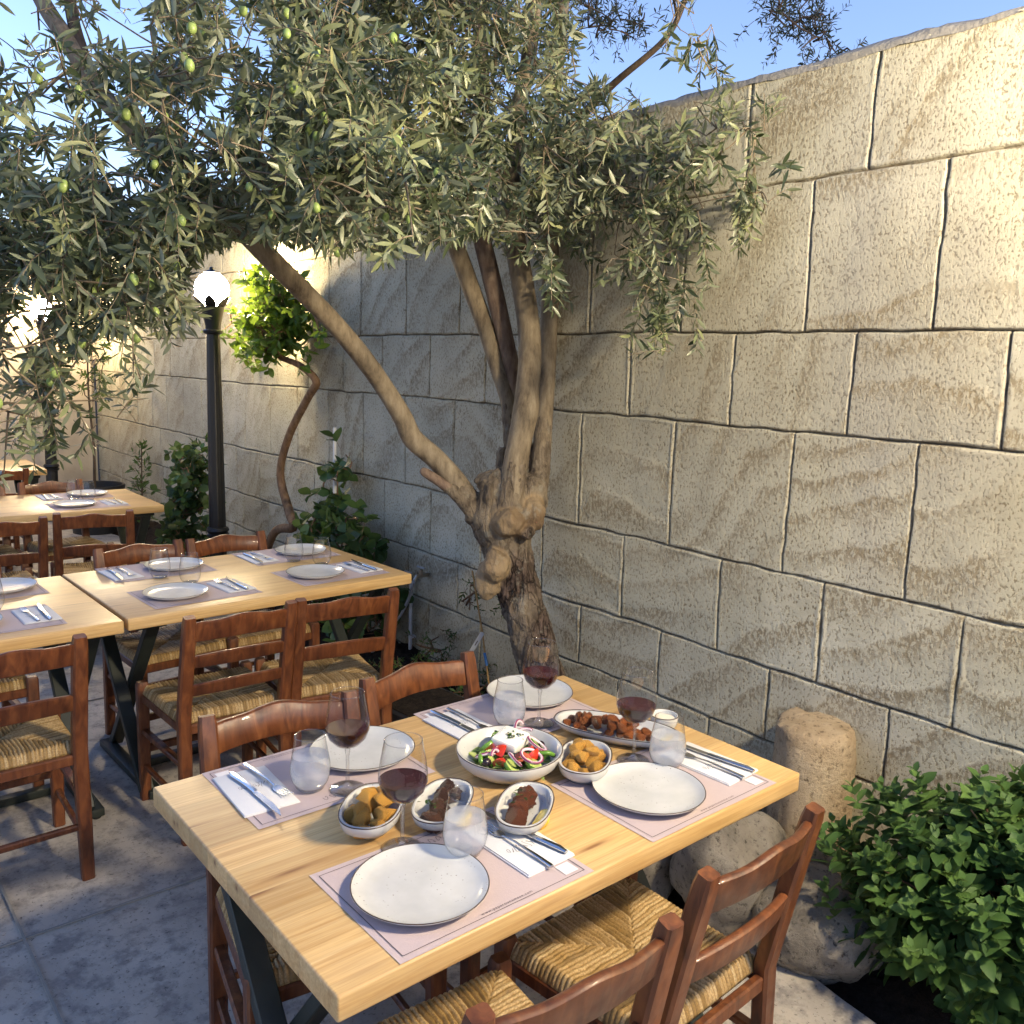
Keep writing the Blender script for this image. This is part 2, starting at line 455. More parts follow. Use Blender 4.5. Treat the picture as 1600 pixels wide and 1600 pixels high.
def mat_plate():
    k = NT('stoneware'); v = k.coord()
    vo = k.n('ShaderNodeTexVoronoi'); vo.inputs['Scale'].default_value = 130; k.l(v, vo.inputs['Vector'])
    msk = k.ramp(k.noise(v, 24, 3, .6), [(.52, 0.), (.62, 1.)])
    sp = k.math('MULTIPLY', k.ramp(vo.outputs['Distance'], [(.13, 1.), (.2, 0.)]), msk)
    c = k.ramp(k.noise(v, 14, 4), [(.3, (.47, .475, .47)), (.7, (.56, .565, .555))])
    c = k.mix(k.math('MULTIPLY', sp, .75), c, (.13, .09, .06))
    M['stoneware'] = k.done(k.bsdf(c, .22, .5, k.bump(k.noise(v, 22, 3), .06, .003)))
mat_plate()
simple('rim_brown', (.055, .032, .022), .35, var=.4, bumpscale=90)
simple('mat_paper', (.48, .395, .40), .8, .25, bumpscale=300, bs=.12, var=.04)
simple('ink', (.10, .085, .09), .8, .2)
simple('label_white', (.72, .70, .72), .8, .2)
simple('napkin_paper', (.66, .66, .67), .9, .15, bumpscale=160, bs=.25, var=.03, bd=.002)
simple('steel', (.55, .56, .58), .18, .5, 1)
simple('black_metal', (.012, .013, .012), .42, .5, bumpscale=80, bs=.15, var=.3)
simple('trestle_paint', (.018, .024, .02), .45, .5, bumpscale=60, bs=.15, var=.4)
simple('lamp_paint', (.012, .012, .012), .38, .5, bumpscale=70, bs=.2, var=.3)
simple('pot_plastic', (.018, .018, .019), .5, .4, bumpscale=40, bs=.1, var=.3)
simple('pvc_white', (.62, .62, .62), .45, .5, var=.1, bumpscale=20, bs=.05)
simple('pvc_grey', (.34, .36, .39), .45, .5, var=.15, bumpscale=20, bs=.05)
simple('blue_plastic', (.03, .16, .40), .4, .5)
simple('hose_black', (.012, .012, .013), .5, .4)
simple('brass', (.42, .36, .28), .35, .5, 1, bumpscale=60, bs=.1)
simple('cane', (.40, .24, .09), .6, .3, bumpscale=60, bs=.3, var=.3)
simple('feta', (.80, .78, .70), .6, .3, bumpscale=60, bs=.5, var=.05, bd=.004, sub=.1)
simple('tomato', (.50, .035, .015), .2, .5, bumpscale=40, bs=.1, var=.25)
simple('tomato_flesh', (.55, .13, .06), .25, .5, bumpscale=90, bs=.4, var=.4)
simple('onion_red', (.26, .05, .13), .3, .5, var=.3, bumpscale=60, bs=.1)
simple('onion_white', (.70, .58, .62), .35, .5, var=.15, bumpscale=60, bs=.1)
simple('cucumber', (.40, .50, .14), .3, .5, var=.3, bumpscale=50, bs=.2)
simple('green_pepper', (.12, .26, .03), .25, .5, var=.3, bumpscale=40, bs=.1)
simple('lettuce', (.16, .30, .05), .4, .4, var=.5, bumpscale=60, bs=.6)
simple('olive_black', (.02, .012, .018), .2, .5)
simple('olive_green', (.25, .34, .10), .35, .4, var=.2, bumpscale=60, bs=.05)
simple('lemon_flesh', (.72, .60, .17), .3, .5, bumpscale=120, bs=.5, var=.2)
simple('lemon_peel', (.70, .48, .03), .35, .5, bumpscale=120, bs=.4, var=.1)
simple('dip', (.74, .68, .56), .4, .4, bumpscale=40, bs=.3, var=.05)
simple('herb', (.045, .10, .015), .6, .3, var=.4, bumpscale=60)
def mat_food(name, stops, sc=38, rough=.42, spec=.45):
    k = NT(name); v = k.coord(); r = k.rand()
    n = k.n('ShaderNodeTexNoise', noise_dimensions='4D'); n.inputs['Scale'].default_value = sc; n.inputs['Detail'].default_value = 6; n.inputs['Roughness'].default_value = .65
    k.l(v, n.inputs['Vector']); k.l(k.math('MULTIPLY', r, 50.), n.inputs['W'])
    c = k.ramp(n.outputs['Fac'], stops)
    c = k.mix(1., c, k.ramp(r, [(0, .72), (1, 1.25)]), 'MULTIPLY')
    M[name] = k.done(k.bsdf(c, rough, spec, k.bump(n.outputs['Fac'], 1., .006)))
mat_food('potato', [(.38, (.22, .06, .01)), (.45, (.66, .31, .045)), (.54, (.84, .48, .11)), (.60, (.70, .33, .05)), (.66, (.30, .10, .015))])
mat_food('beef', [(.38, (.022, .009, .006)), (.5, (.075, .032, .021)), (.62, (.17, .085, .055))], 50)
mat_food('lamb', [(.38, (.035, .009, .005)), (.5, (.14, .036, .016)), (.62, (.26, .09, .04))], 50)
mat_food('shrimp', [(.38, (.08, .018, .007)), (.5, (.30, .075, .02)), (.62, (.52, .22, .08))], 55, .3)
def mat_stone(name, a, b, c_, sc=6):
    k = NT(name); v = k.coord(); n = k.noise(v, sc, 7, .65); f = k.noise(v, 45, 6, .75)
    c = k.ramp(n, [(.3, a), (.5, b), (.7, c_)])
    c = k.mix(k.ramp(f, [(.36, .8), (.46, 0.)]), c, tuple(x * .35 for x in a))
    M[name] = k.done(k.bsdf(c, .92, .2, k.bump(k.math('ADD', n, f), .8, .02)))
mat_stone('limestone', (.34, .245, .145), (.50, .385, .25), (.60, .49, .34))
mat_stone('field_stone', (.14, .125, .105), (.28, .25, .21), (.39, .355, .30), 5)
def mat_glow(name, col, st):
    k = NT(name); e = k.n('ShaderNodeEmission'); e.inputs[0].default_value = (*col, 1); e.inputs[1].default_value = st
    M[name] = k.done(e.outputs[0])
# ================================================================== SETTING
def build_ground():
    mb = MB(); mb.add([(-300, -300, -.06), (300, -300, -.06), (300, 300, -.06), (-300, 300, -.06)], [(0, 1, 2, 3)])
    o = mb.obj('ground', M['soil'], smooth=False); tag(o, kind='structure')
    # pavement slab with a kerb edge towards the bed
    edge = [(1.50, -4.0), (1.505, -.6), (1.517, -.096), (1.562, .274), (1.44, .50), (1.30, .79), (1.27, 1.1), (1.36, 1.6), (1.52, 2.2), (1.66, 2.5), (1.72, 3.2), (1.70, 4.0), (1.74, 5.2), (1.80, 6.6), (1.86, 7.2), (1.60, 8.5), (1.5, 9.15)]
    sm = [tuple(p[:2]) for p in smooth_path([(x, y, 0) for x, y in edge], 4)]
    poly = sm + [(-9, 9.15), (-9, -4.0)]
    mb = MB(); n = len(poly)
    mb.add([(x, y, 0) for x, y in poly] + [(x, y, -.058) for x, y in poly], [tuple(range(n))] + [(i, i + n, (i + 1) % n + n, (i + 1) % n) for i in range(n)])
    o = mb.obj('pavement', M['pavement'], smooth=False); tag(o, kind='structure')
    # scored joint lines in the pavement (thin pale sealing strips)
    mb = MB()
    for y in (-.18, 1.59, 3.36, 5.13): mb.box((-3.8, y, .0045), (10.2 if y < 2.5 else 10.3, .007, .004))
    for x in (-.125, -1.9, -3.7): mb.box((x, 2.3, .0075), (.007, 12.6, .0035))
    o = mb.obj('pavement_joints', simple('joint_line', (.30, .285, .255), .85, .2, var=.3, bumpscale=30), smooth=False); tag(o, kind='structure')
    # planting bed: soil heightfield between pavement and wall
    ys = np.arange(-3.9, 9.1, .045); us = np.linspace(0, 1, 26)
    ex = np.interp(ys, [p[1] for p in sm], [p[0] for p in sm])
    Y, U = np.meshgrid(ys, us, indexing='ij'); X = ex[:, None] + .008 + U * (wall_x(Y) + .03 - ex[:, None] - .008)
    Z = -.035 + .13 * np.clip(U * 1.8, 0, 1) ** 1.4 + .05 * (vnoise(X * 9, Y * 9, 3) - .5) * np.clip(U * 8, 0, 1) + .035 * (vnoise(X * 30, Y * 30, 4) - .5) * np.clip(U * 8, 0, 1)
    n1, n2 = X.shape; idx = np.arange(n1 * n2).reshape(n1, n2)
    Fq = np.stack([idx[:-1, :-1], idx[1:, :-1], idx[1:, 1:], idx[:-1, 1:]], -1).reshape(-1, 4)[:, ::-1]
    me = mesh_np('soil', np.stack([X, Y, Z], -1).reshape(-1, 3), Fq)
    tag(link('soil', me, M['soil']), kind='structure')
build_ground()

ZJ = [2.275, 1.80, 1.479, 1.0035, .66, .40, .10]   # horizontal joints of the cast wall
YJ0 = .055                                           # vertical joint phase
def build_wall():
    top = 2.61
    # row table: (zlow, zhigh, phase)
    zs = sorted(ZJ + [-.08, top])
    pitch = .475
    ph = [0, .5, 0, .5, 0, .5, 0, .5, 0]
    meas = {  # measured vertical joints per row in wall y (already scaled)
    }
    def gridpts(a, b, step, refine, w=.017, fs=.0034):
        p = [np.arange(a, b, step)]
        for r in refine:
            if a - .02 < r < b + .02: p.append(np.arange(r - w, r + w + 1e-6, fs))
        q = np.unique(np.round(np.concatenate(p), 4)); q = q[(q >= a) & (q <= b)]
        keep = [q[0]]
        for t in q[1:]:
            if t - keep[-1] > .0026: keep.append(t)
        return np.array(keep)
    S = .78
    def sc(ylist): return [-1.016 + (y + 1.016) * S for y in ylist]
    rowjoints = {   # measured along the wall, right to left
        0: sc([.25, .83, 1.40, 2.02, 2.6, 3.2, 3.8, 4.4, 5.0, 5.7]),
        1: sc([-.05, .52, 1.06, 1.71, 2.33, 2.92, 3.51, 4.13, 4.74, 5.24, 5.85]),
        2: sc([.24, .82, 1.40, 2.02, 2.62, 3.22, 3.83, 4.44, 5.01]),
        3: sc([-.05, .52, 1.06, 1.71, 2.35, 2.95, 3.53, 4.13, 4.70, 5.26, 5.82]),
        4: sc([.29, .86, 1.38, 2.01, 2.64, 3.22, 3.80, 4.40, 4.98]),
        5: sc([-.05, .53, 1.09, 1.73, 2.31, 2.9, 3.47, 4.07, 4.7, 5.3, 5.85]),
        6: sc([.25, .85, 1.40, 2.0, 2.6, 3.2, 3.8, 4.4]), 7: sc([.0, .55, 1.1]) }
    far = {}
    rows = sorted([top] + ZJ, reverse=True) + [-.08]
    R = {}
    for i in range(len(rows) - 1):
        js = list(rowjoints.get(i, []))
        r = random.Random(i)
        y = max(js)
        while y < 9.4: y += pitch * (.93 + .14 * r.random()) * .93; js.append(y)
        y = min(js)
        while y > -3.2: y -= pitch * (.95 + .1 * r.random()); js.append(y)
        R[i] = sorted(js)
    allj = sorted(set(sum(R.values(), [])))
    yv = np.concatenate([gridpts(-3.0, -.4, .03, [], .017), gridpts(-.4, 4.6, .0105, [j for j in allj if -.4 < j < 4.6]), gridpts(4.6, 9.3, .022, [j for j in allj if j > 4.6], .012, .006)])
    yv = np.unique(yv); yv = yv[np.concatenate([[True], np.diff(yv) > .0022])]
    zv = gridpts(-.08, top, .0105, ZJ)
    Y, Z = np.meshgrid(yv, zv, indexing='ij')
    # wobble so that the joints are hand drawn
    wz = .006 * (vnoise(Y * 1.6, Y * 0 + 3, 21) - .5) * 2 + .003 * (vnoise(Y * 11, Y * 0 + 1, 22) - .5) * 2
    wy = .005 * (vnoise(Z * 2.2, np.floor(Y / .47), 23) - .5) * 2 + .0025 * (vnoise(Z * 17, np.floor(Y / .47), 24) - .5) * 2
    dz = np.full(Y.shape, 9.)
    for j in ZJ: dz = np.minimum(dz, np.abs(Z - j - wz))
    dep = np.zeros(Y.shape); stroke = np.zeros(Y.shape)
    Zw = Z - wz
    dy = np.full(Y.shape, 9.)
    for i in range(len(rows) - 1):
        m = (Zw <= rows[i]) & (Zw > rows[i + 1])
        js = np.array(R[i]); yy = (Y - wy)[m]
        k = np.searchsorted(js, yy)
        lo = js[np.clip(k - 1, 0, len(js) - 1)]; hi = js[np.clip(k, 0, len(js) - 1)]
        dy[m] = np.minimum(np.abs(yy - lo), np.abs(yy - hi))
        # trowel strokes: each block has its own direction
        rr = np.random.default_rng(100 + i).random((600, 6))[np.clip(k, 0, 599)]
        ang = (rr[:, 0] - .5) * 1.1 + .55
        u = yy * -1; z = Z[m]
        uu = u * np.cos(ang) + z * np.sin(ang); vv = -u * np.sin(ang) + z * np.cos(ang)
        vv = vv + .07 * np.sin(uu * 5 + rr[:, 1] * 6) * (rr[:, 2] + .3)
        fr = 3.5 + 4 * rr[:, 3]
        saw = (vv * fr + rr[:, 4] * 5 + 1.5 * vnoise(uu * 2.5, vv * 4, 31) + .25 * vnoise(uu * 14, vv * 20, 36)) % 1.0
        amp = .0026 * (.4 + rr[:, 5]) * np.clip(vnoise(uu * 2 + 9, vv * 3, 33) * 1.8 - .35, 0, 1)
        dep[m] += amp * saw
        stroke[m] = np.clip((saw - .35) / .5, 0, 1) * np.clip((1 - saw) / .07, 0, 1) * np.clip(vnoise(uu * 3.2 + 5, vv * 5, 35) * 2.6 - .62, 0, 1)
    rough = vnoise(Y * 46, Z * 46, 41) * .5 + vnoise(Y * 95, Z * 95, 42) * .5
    mid = vnoise(Y * 9, Z * 9, 43); big = vnoise(Y * 1.7, Z * 1.7, 44)
    dep += (rough - .5) * .002 + (mid - .5) * .0026 + (big - .5) * .012
    wn = .75 + .55 * vnoise(Y * 21, Z * 21, 45)
    gz = np.clip(1 - dz / (.0046 * wn), 0, 1); gy = np.clip(1 - dy / (.0040 * wn), 0, 1)
    g = np.maximum(gz, gy)
    lip = np.clip(1 - np.abs(np.minimum(dz, dy) - .013) / .007, 0, 1) * np.clip(vnoise(Y * 5, Z * 5, 47) * 2 - .6, 0, 1)
    dep += lip * .003
    dep -= np.clip(g * 1.6, 0, 1) * .014
    joint = np.clip(g * 2.0 - .15, 0, 1) * (.72 + .28 * (vnoise(Y * 33, Z * 33, 46) > .3))
    X = wall_x(Y) - dep
    n1, n2 = Y.shape; idx = np.arange(n1 * n2).reshape(n1, n2)
    Fq = np.stack([idx[:-1, :-1], idx[1:, :-1], idx[1:, 1:], idx[:-1, 1:]], -1).reshape(-1, 4)
    V = np.stack([X, Y, Z], -1).reshape(-1, 3)
    # normals must face -x
    a, b, c, d = V[Fq[0]]; nx = np.cross(b - a, c - a)[0]
    if nx > 0: Fq = Fq[:, ::-1]
    me = mesh_np('block_wall', V, Fq, {'joint': joint.ravel(), 'stroke': stroke.ravel()})
    w = link('block_wall', me, M['cast_wall'])
    tag(w, 'long beige cast stone wall scored into large staggered blocks', 'wall')
    # body behind the skin and the rounded mortar coping
    mb = MB(); mb.add([(wall_x(-3) + .03, -3, -.08), (wall_x(9.3) + .03, 9.3, -.08), (wall_x(9.3) + .26, 9.3, -.08), (wall_x(-3) + .26, -3, -.08),
                       (wall_x(-3) + .03, -3, top - .004), (wall_x(9.3) + .03, 9.3, top - .004), (wall_x(9.3) + .26, 9.3, top - .004), (wall_x(-3) + .26, -3, top - .004)],
                      [(0, 1, 5, 4), (1, 2, 6, 5), (2, 3, 7, 6), (3, 0, 4, 7), (4, 5, 6, 7)])
    mb.obj('wall_core', M['plaster'], w, smooth=False)
    ys = np.arange(-3.0, 9.3, .03); prof = [(-.004, -.012), (-.005, .002), (.004, .012), (.03, .022), (.13, .03), (.25, .03), (.285, .0), (.28, -.03)]
    P = np.array(prof); Yc, K = np.meshgrid(ys, np.arange(len(prof)), indexing='ij')
    wob = (vnoise(Yc * 8, K * 1.7, 51) - .5) * .014 + (vnoise(Yc * 30, K * 3.1, 52) - .5) * .006
    Xc = wall_x(Yc) + P[K, 0] - wob; Zc = top + P[K, 1] + wob + .012 * (vnoise(Yc * 1.2, Yc * 0, 53) - .5)
    n1, n2 = Yc.shape; idx = np.arange(n1 * n2).reshape(n1, n2)
    Fq = np.stack([idx[:-1, :-1], idx[1:, :-1], idx[1:, 1:], idx[:-1, 1:]], -1).reshape(-1, 4)
    link('coping', mesh_np('coping', np.stack([Xc, Yc, Zc], -1).reshape(-1, 3), Fq), simple('coping_mortar', (.27, .255, .23), .9, .2, bumpscale=60, bs=.5, var=.25, bd=.01), w)
    # plaster wall closing the courtyard at the far end
    mb = MB()
    xs = np.arange(-7, 2.16, .06); zs = np.arange(-.08, 2.5, .06); Xg, Zg = np.meshgrid(xs, zs, indexing='ij')
    Yg = 9.22 + .03 * (vnoise(Xg * 1.3, Zg * 1.3, 61) - .5) + .012 * (vnoise(Xg * 7, Zg * 7, 62) - .5)
    n1, n2 = Xg.shape; idx = np.arange(n1 * n2).reshape(n1, n2)
    Fq = np.stack([idx[:-1, :-1], idx[1:, :-1], idx[1:, 1:], idx[:-1, 1:]], -1).reshape(-1, 4)
    fw = link('plaster_wall', mesh_np('plaster_wall', np.stack([Xg, Yg, Zg], -1).reshape(-1, 3), Fq), M['plaster'])
    tag(fw, 'pale plastered wall closing the far end behind the lamps and the potted tree', 'wall')
    mb.box((-2.42, 9.40, 1.22), (9.16, .26, 2.55)); mb.obj('wall_core', M['plaster'], fw, smooth=False)
    mb = MB(); mb.box((-2.42, 9.37, 2.525), (9.16, .40, .05), .01); mb.obj('coping', M['coping_mortar'], fw)
build_wall()

# ================================================================== LAMPS
mat_glow('lamp_glow', (1., .78, .46), 130.)
mat_glow('key_glow', (1., .83, .56), 240.)
def lamp_post(loc, h, label, glow, gr=.105, group='lamp posts along the planting bed'):
    t = empty('lamp_post', loc, 0, label, 'lamp post', group)
    s = h / 2.19
    m = MB(); m.lathe([(.0, 0), (.12, 0), (.12, .04), (.105, .07), (.075, .10), (.085, .13), (.07, .20), (.058, .24)], 20, capt=True); m.obj('base', M['lamp_paint'], t)
    # fluted shaft
    def flute(a, r): k = 1 - .06 * (math.cos(a * 10) < -.2); return r * k * math.cos(a), r * k * math.sin(a)
    m = MB(); m.lathe([(.056, .23), (.054, .5), (.049, 1.1 * s), (.043, 1.84 * s)], 40, shape=flute); m.obj('shaft', M['lamp_paint'], t)
    m = MB(); zc = .53
    m.lathe([(.052, zc - .035), (.068, zc - .03), (.072, zc - .012), (.06, zc - .004), (.074, zc + .012), (.066, zc + .03), (.052, zc + .036)], 24); m.obj('collar', M['lamp_paint'], t)
    m = MB(); z = 1.80 * s
    m.lathe([(.044, z), (.06, z + .008), (.064, z + .022), (.048, z + .032), (.05, z + .06), (.062, z + .12), (.072, z + .155), (.074, z + .17), (.03, z + .18), (.0, z + .18)], 24); m.obj('capital', M['lamp_paint'], t)
    # crown of pointed leaves that carries the globe
    m = MB()
    for k in range(6):
        a = k * PI / 3
        c, q = math.cos(a), math.sin(a)
        p = [Vector((c * .05, q * .05, z + .165)), Vector((c * .075, q * .075, z + .19)), Vector((c * .098, q * .098, z + .215)), Vector((c * .116, q * .116, z + .235))]
        sd = Vector((-q, c, 0)); w = [.03, .036, .026, .003]
        o_ = Vector((c, q, .3)) * .006
        vs = [x + sd * ww for x, ww in zip(p, w)] + [x - sd * ww for x, ww in zip(p, w)] + [x + sd * ww + o_ for x, ww in zip(p, w)] + [x - sd * ww + o_ for x, ww in zip(p, w)]
        fs = []
        for i in range(3):
            fs += [(i, i + 1, i + 5, i + 4), (8 + i, 12 + i, 13 + i, 9 + i), (i, 8 + i, 9 + i, i + 1), (4 + i, 5 + i, 13 + i, 12 + i)]
        m.add(vs, fs)
    m.obj('globe_holder', M['lamp_paint'], t)
    zg = z + .175 + gr
    m = MB(); bm = bmesh.new(); bmesh.ops.create_icosphere(bm, subdivisions=3, radius=gr)
    m.add([v.co + Vector((0, 0, zg)) for v in bm.verts], [[v.index for v in f.verts] for f in bm.faces]); bm.free()
    m.obj('lamp_globe', M[glow], t, angle=0)
    m = MB(); m.lathe([(.0, zg + gr + .032), (.012, zg + gr + .027), (.014, zg + gr + .012), (.04, zg + gr + .003), (.052, zg + gr - .005), (.048, zg + gr - .011)], 16); m.obj('finial', M['lamp_paint'], t)
    return t
lamp_post((1.63, 4.55, 0), 2.19, 'black fluted lamp post with a glowing globe beside the small citrus tree', 'lamp_glow')
lamp_post((1.55, 8.6, 0), 2.17, 'far black lamp post with a glowing globe at the left end of the courtyard', 'lamp_glow')
lamp_post((1.22, -1.42, 0), 2.66, 'taller lit black lamp post near the right end of the wall', 'key_glow', .14)

# ================================================================== TREES
LEAF_Q = None
def leaves(P, D, N, L, W, tone, curl=.25, fold=.25):
    """vectorised leaf blades: returns V,F,tone"""
    P, D, N = (np.asarray(a, float) for a in (P, D, N)); n = len(P)
    D = D / (np.linalg.norm(D, axis=1, keepdims=True) + 1e-9)
    N = N - D * (N * D).sum(1, keepdims=True); N = N / (np.linalg.norm(N, axis=1, keepdims=True) + 1e-9)
    S = np.cross(D, N)
    t = np.array([0, .27, .55, .8, 1.]); hw = np.array([.10, .82, 1., .62, .05])
    V = np.zeros((n, 5, 3, 3))
    cu = curl * (RNG.random(n) * 1.4 - .2)
    for i in range(5):
        c = P + D * (L * t[i])[:, None] - N * (L * cu * t[i] ** 2)[:, None]
        w = (W * .5 * hw[i])[:, None]
        V[:, i, 0] = c - S * w + N * w * fold; V[:, i, 1] = c; V[:, i, 2] = c + S * w + N * w * fold
    b = (np.arange(n) * 15)[:, None]
    q = []
    for i in range(4):
        for j in range(2): q.append([i * 3 + j, i * 3 + j + 1, (i + 1) * 3 + j + 1, (i + 1) * 3 + j])
    Fq = (b[:, None, :] + np.array(q)[None]).reshape(-1, 4)
    return V.reshape(-1, 3), Fq, np.repeat(tone, 15)

def limb_mesh(mb, pts, radii, n=12, sub=6, lump=.0):
    P = smooth_path(pts, sub); R = smooth_path([(r, 0, 0) for r in radii], sub); R = [max(.0015, r[0]) for r in R]
    mb.tube(P, R, n); return P, R

class Foliage:
    def __init__(s): s.P = []; s.D = []; s.N = []; s.L = []; s.W = []; s.T = []; s.tw = MB(); s.tips = []
    def twig(s, p, d, length, droop=.9, step=.018, leafL=(.042, .066), ratio=.2, tone=(.0, .9), tw=.0016, ok=None, up=0, leafang=.85, jitter=.25):
        p = np.array(p, float); d = np.array(d, float); d /= np.linalg.norm(d) + 1e-9
        n = max(3, int(length / step)); path = [p.copy()]
        ref = RNG.normal(size=3); ph = RNG.random() * 6.28
        base_t = RNG.uniform(*tone); bad = 0
        for i in range(n):
            d = d + np.array([0, 0, -droop * step]) + RNG.normal(size=3) * .05; d /= np.linalg.norm(d)
            p = p + d * step
            if ok is not None and not ok(p):
                bad += 1
                if bad > 1 or i < 2: break
            path.append(p.copy())
            if i < 1: continue
            side = np.cross(d, ref); side /= np.linalg.norm(side) + 1e-9; up_ = np.cross(side, d)
            a = ph + (i % 2) * PI / 2 + RNG.normal() * .3
            for sgn in (1, -1):
                if ok is not None and not ok(p): continue
                o = (side * math.cos(a) + up_ * math.sin(a)) * sgn
                ld = d * math.cos(leafang + RNG.normal() * .2) + o * math.sin(leafang) + RNG.normal(size=3) * jitter + np.array([0, 0, up])
                l = RNG.uniform(*leafL) * (1 - .35 * (i / n) ** 3)
                s.P.append(p); s.D.append(ld); s.N.append(np.cross(ld, np.cross(d, ld) + RNG.normal(size=3) * .5) * 0 + (d * .6 + RNG.normal(size=3) * .45 + np.array([0, 0, .55])))
                s.L.append(l); s.W.append(l * ratio * RNG.uniform(.8, 1.2)); s.T.append(np.clip(base_t + RNG.normal() * .16, 0, 1))
        m = len(path); st = max(1, m // 6)
        pp = path[::st]
        if len(pp) > 1: s.tw.tube(pp, [tw * (1 - .6 * i / len(pp)) for i in range(len(pp))], 4, cap=False)
        if m > 3: s.tips.append((path[m // 2], path[-1]))
    def build(s, parent, leafmat, barkmat, name='crown', fold=.25, curl=.25):
        V, Fq, T = leaves(s.P, s.D, s.N, np.array(s.L), np.array(s.W), np.array(s.T), curl, fold)
        c = link(name, mesh_np(name, V, Fq, {'tone': T}), M[leafmat], parent)
        if s.tw.v: tag(s.tw.obj('twigs', M[barkmat], c, angle=0), kind='stuff')
        return c

def inpoly(px, py, poly):
    r = False; n = len(poly); j = n - 1
    for i in range(n):
        xi, yi = poly[i]; xj, yj = poly[j]
        if (yi > py) != (yj > py) and px < (xj - xi) * (py - yi) / (yj - yi) + xi: r = not r
        j = i
    return r

def build_olive():
    t = empty('olive_tree', tuple(at_x(855, 1062, 1.78)[:2]) + (0.0,), 0, 'olive tree with knobbly trunk and several pale limbs beside the wall, heavy with green olives', 'tree')
    base = Vector(t.location)
    def loc(p): return np.array(p) - np.array(base)
    DT = float((np.array(at_x(800, 880, 1.78)) - CAM) @ FW)     # depth of the trunk
    m_per_px = DT / F
    def L(px, py, dd=0): return loc(at_d(px, py, DT + dd))
    ALL = [
        ('pale_bark', [(760, 800, 21, -.02), (735, 785, 19, -.03), (712, 752, 17, -.05), (680, 716, 16, -.08), (645, 685, 16, -.12), (628, 650, 15, -.16), (600, 605, 14, -.22), (565, 556, 14, -.32), (520, 503, 13.5, -.42), (470, 452, 13.5, -.52), (420, 402, 13.5, -.62), (350, 330, 13, -.72), (260, 250, 12, -.78), (160, 150, 11.5, -.80), (110, 70, 11, -.78), (60, -10, 10, -.7), (0, -150, 9, -.6)]),
        ('dark_bark', [(150, 140, 8, -.80), (128, 80, 8, -.78), (112, 20, 7.5, -.74), (100, -80, 7, -.7)]),
        ('pink_bark', [(742, 800, 13, -.05), (715, 775, 9, -.08), (690, 755, 8, -.10), (664, 738, 7, -.12), (657, 734, 3, -.12)]),
        ('pale_bark', [(806, 745, 15, .02), (800, 690, 13, .03), (795, 630, 13, .04), (778, 575, 13, .05), (758, 510, 13.5, .04), (736, 450, 14, .02), (716, 395, 14, 0), (690, 330, 12, -.05), (655, 240, 10, -.10), (620, 130, 9, -.15), (600, 0, 8, -.2)]),
        ('pink_bark', [(818, 740, 20, .06), (815, 680, 15, .06), (806, 610, 14, .05), (792, 540, 13, .03), (776, 470, 14, 0), (757, 390, 14, -.05), (735, 310, 12, -.1), (712, 200, 11, -.15), (700, 80, 10, -.2), (690, -100, 9, -.2)]),
        ('pale_bark', [(793, 800, 19, -.10), (799, 765, 19, -.115), (806, 720, 18.5, -.12), (815, 675, 18.5, -.12), (822, 640, 20, -.12), (824, 612, 18, -.12), (828, 560, 17.5, -.12), (826, 510, 17, -.12), (816, 440, 17, -.13), (806, 380, 16, -.15), (798, 300, 14, -.2), (810, 180, 12, -.25), (830, 60, 11, -.3), (840, -120, 9, -.3)]),
        ('pale_bark', [(836, 780, 17, .0), (845, 720, 15, .01), (850, 650, 14, .02), (855, 580, 13.5, .03), (858, 500, 13.5, .03), (860, 420, 13.5, .02), (862, 330, 13, .0), (859, 250, 13, -.03), (864, 150, 12, -.06), (874, 60, 11, -.1), (886, -100, 9, -.15)]),
        ('dark_bark', [(862, 230, 8, -.04), (900, 190, 7, -.15), (960, 130, 5, -.3), (1040, 60, 4, -.45), (1075, -10, 3.5, -.5)])]
    LIMBS = [ALL[k] for k in (0, 2, 3, 4, 5, 6)]
    # --- trunk as a radial surface with knobs
    axis = [(loc(at_d(866, 1250, DT)) , 40), (L(858, 1110), 37), (L(843, 1040), 34), (L(829, 985), 33), (L(811, 935), 34), (L(803, 895), 32), (L(793, 855), 38), (L(790, 815), 52), (L(795, 780), 50), (L(802, 752), 38), (L(806, 735), 24)]
    ax0 = axis[0][0]; axis[0] = (np.array([ax0[0], ax0[1], -.02]), 46)
    P = smooth_path([a[0] for a in axis], 10); R = [r[0] * m_per_px for r in smooth_path([(a[1], 0, 0) for a in axis], 10)]
    n = 64; V = []
    from mathutils import noise
    knobs = [((775, 880), -.10, .028, .05), ((808, 808), -.13, .035, .05), ((835, 815), -.09, .03, .05)]
    P = [Vector(p) for p in P]
    prev = None
    for i, p in enumerate(P):
        tt = (P[min(i + 1, len(P) - 1)] - P[max(i - 1, 0)]).normalized()
        if prev is None: nr = tt.cross(Vector((0, 1, 0))).normalized()
        else: nr = (prev - tt * prev.dot(tt)).normalized()
        prev = nr; b = tt.cross(nr)
        for k in range(n):
            a = 2 * PI * k / n
            d = nr * math.cos(a) + b * math.sin(a)
            q = p + d * R[i]
            up = min(1, max(0, (q.z - .62) / .25))
            ns = noise.noise(q * 5) * .10 + noise.noise(q * 13) * (.05 + .08 * up) + noise.noise(q * 38) * .035
            V.append(q + d * R[i] * ns)
    fs = []
    m = len(P)
    for i in range(m - 1):
        for k in range(n): fs.append((i * n + k, i * n + (k + 1) % n, (i + 1) * n + (k + 1) % n, (i + 1) * n + k))
    V.append(P[-1]); top = len(V) - 1; V.append(P[0])
    fm = MB(); fm.add(V, fs + [((m - 1) * n + k, (m - 1) * n + (k + 1) % n, top) for k in range(n)] + [((k + 1) % n, k, top + 1) for k in range(n)])
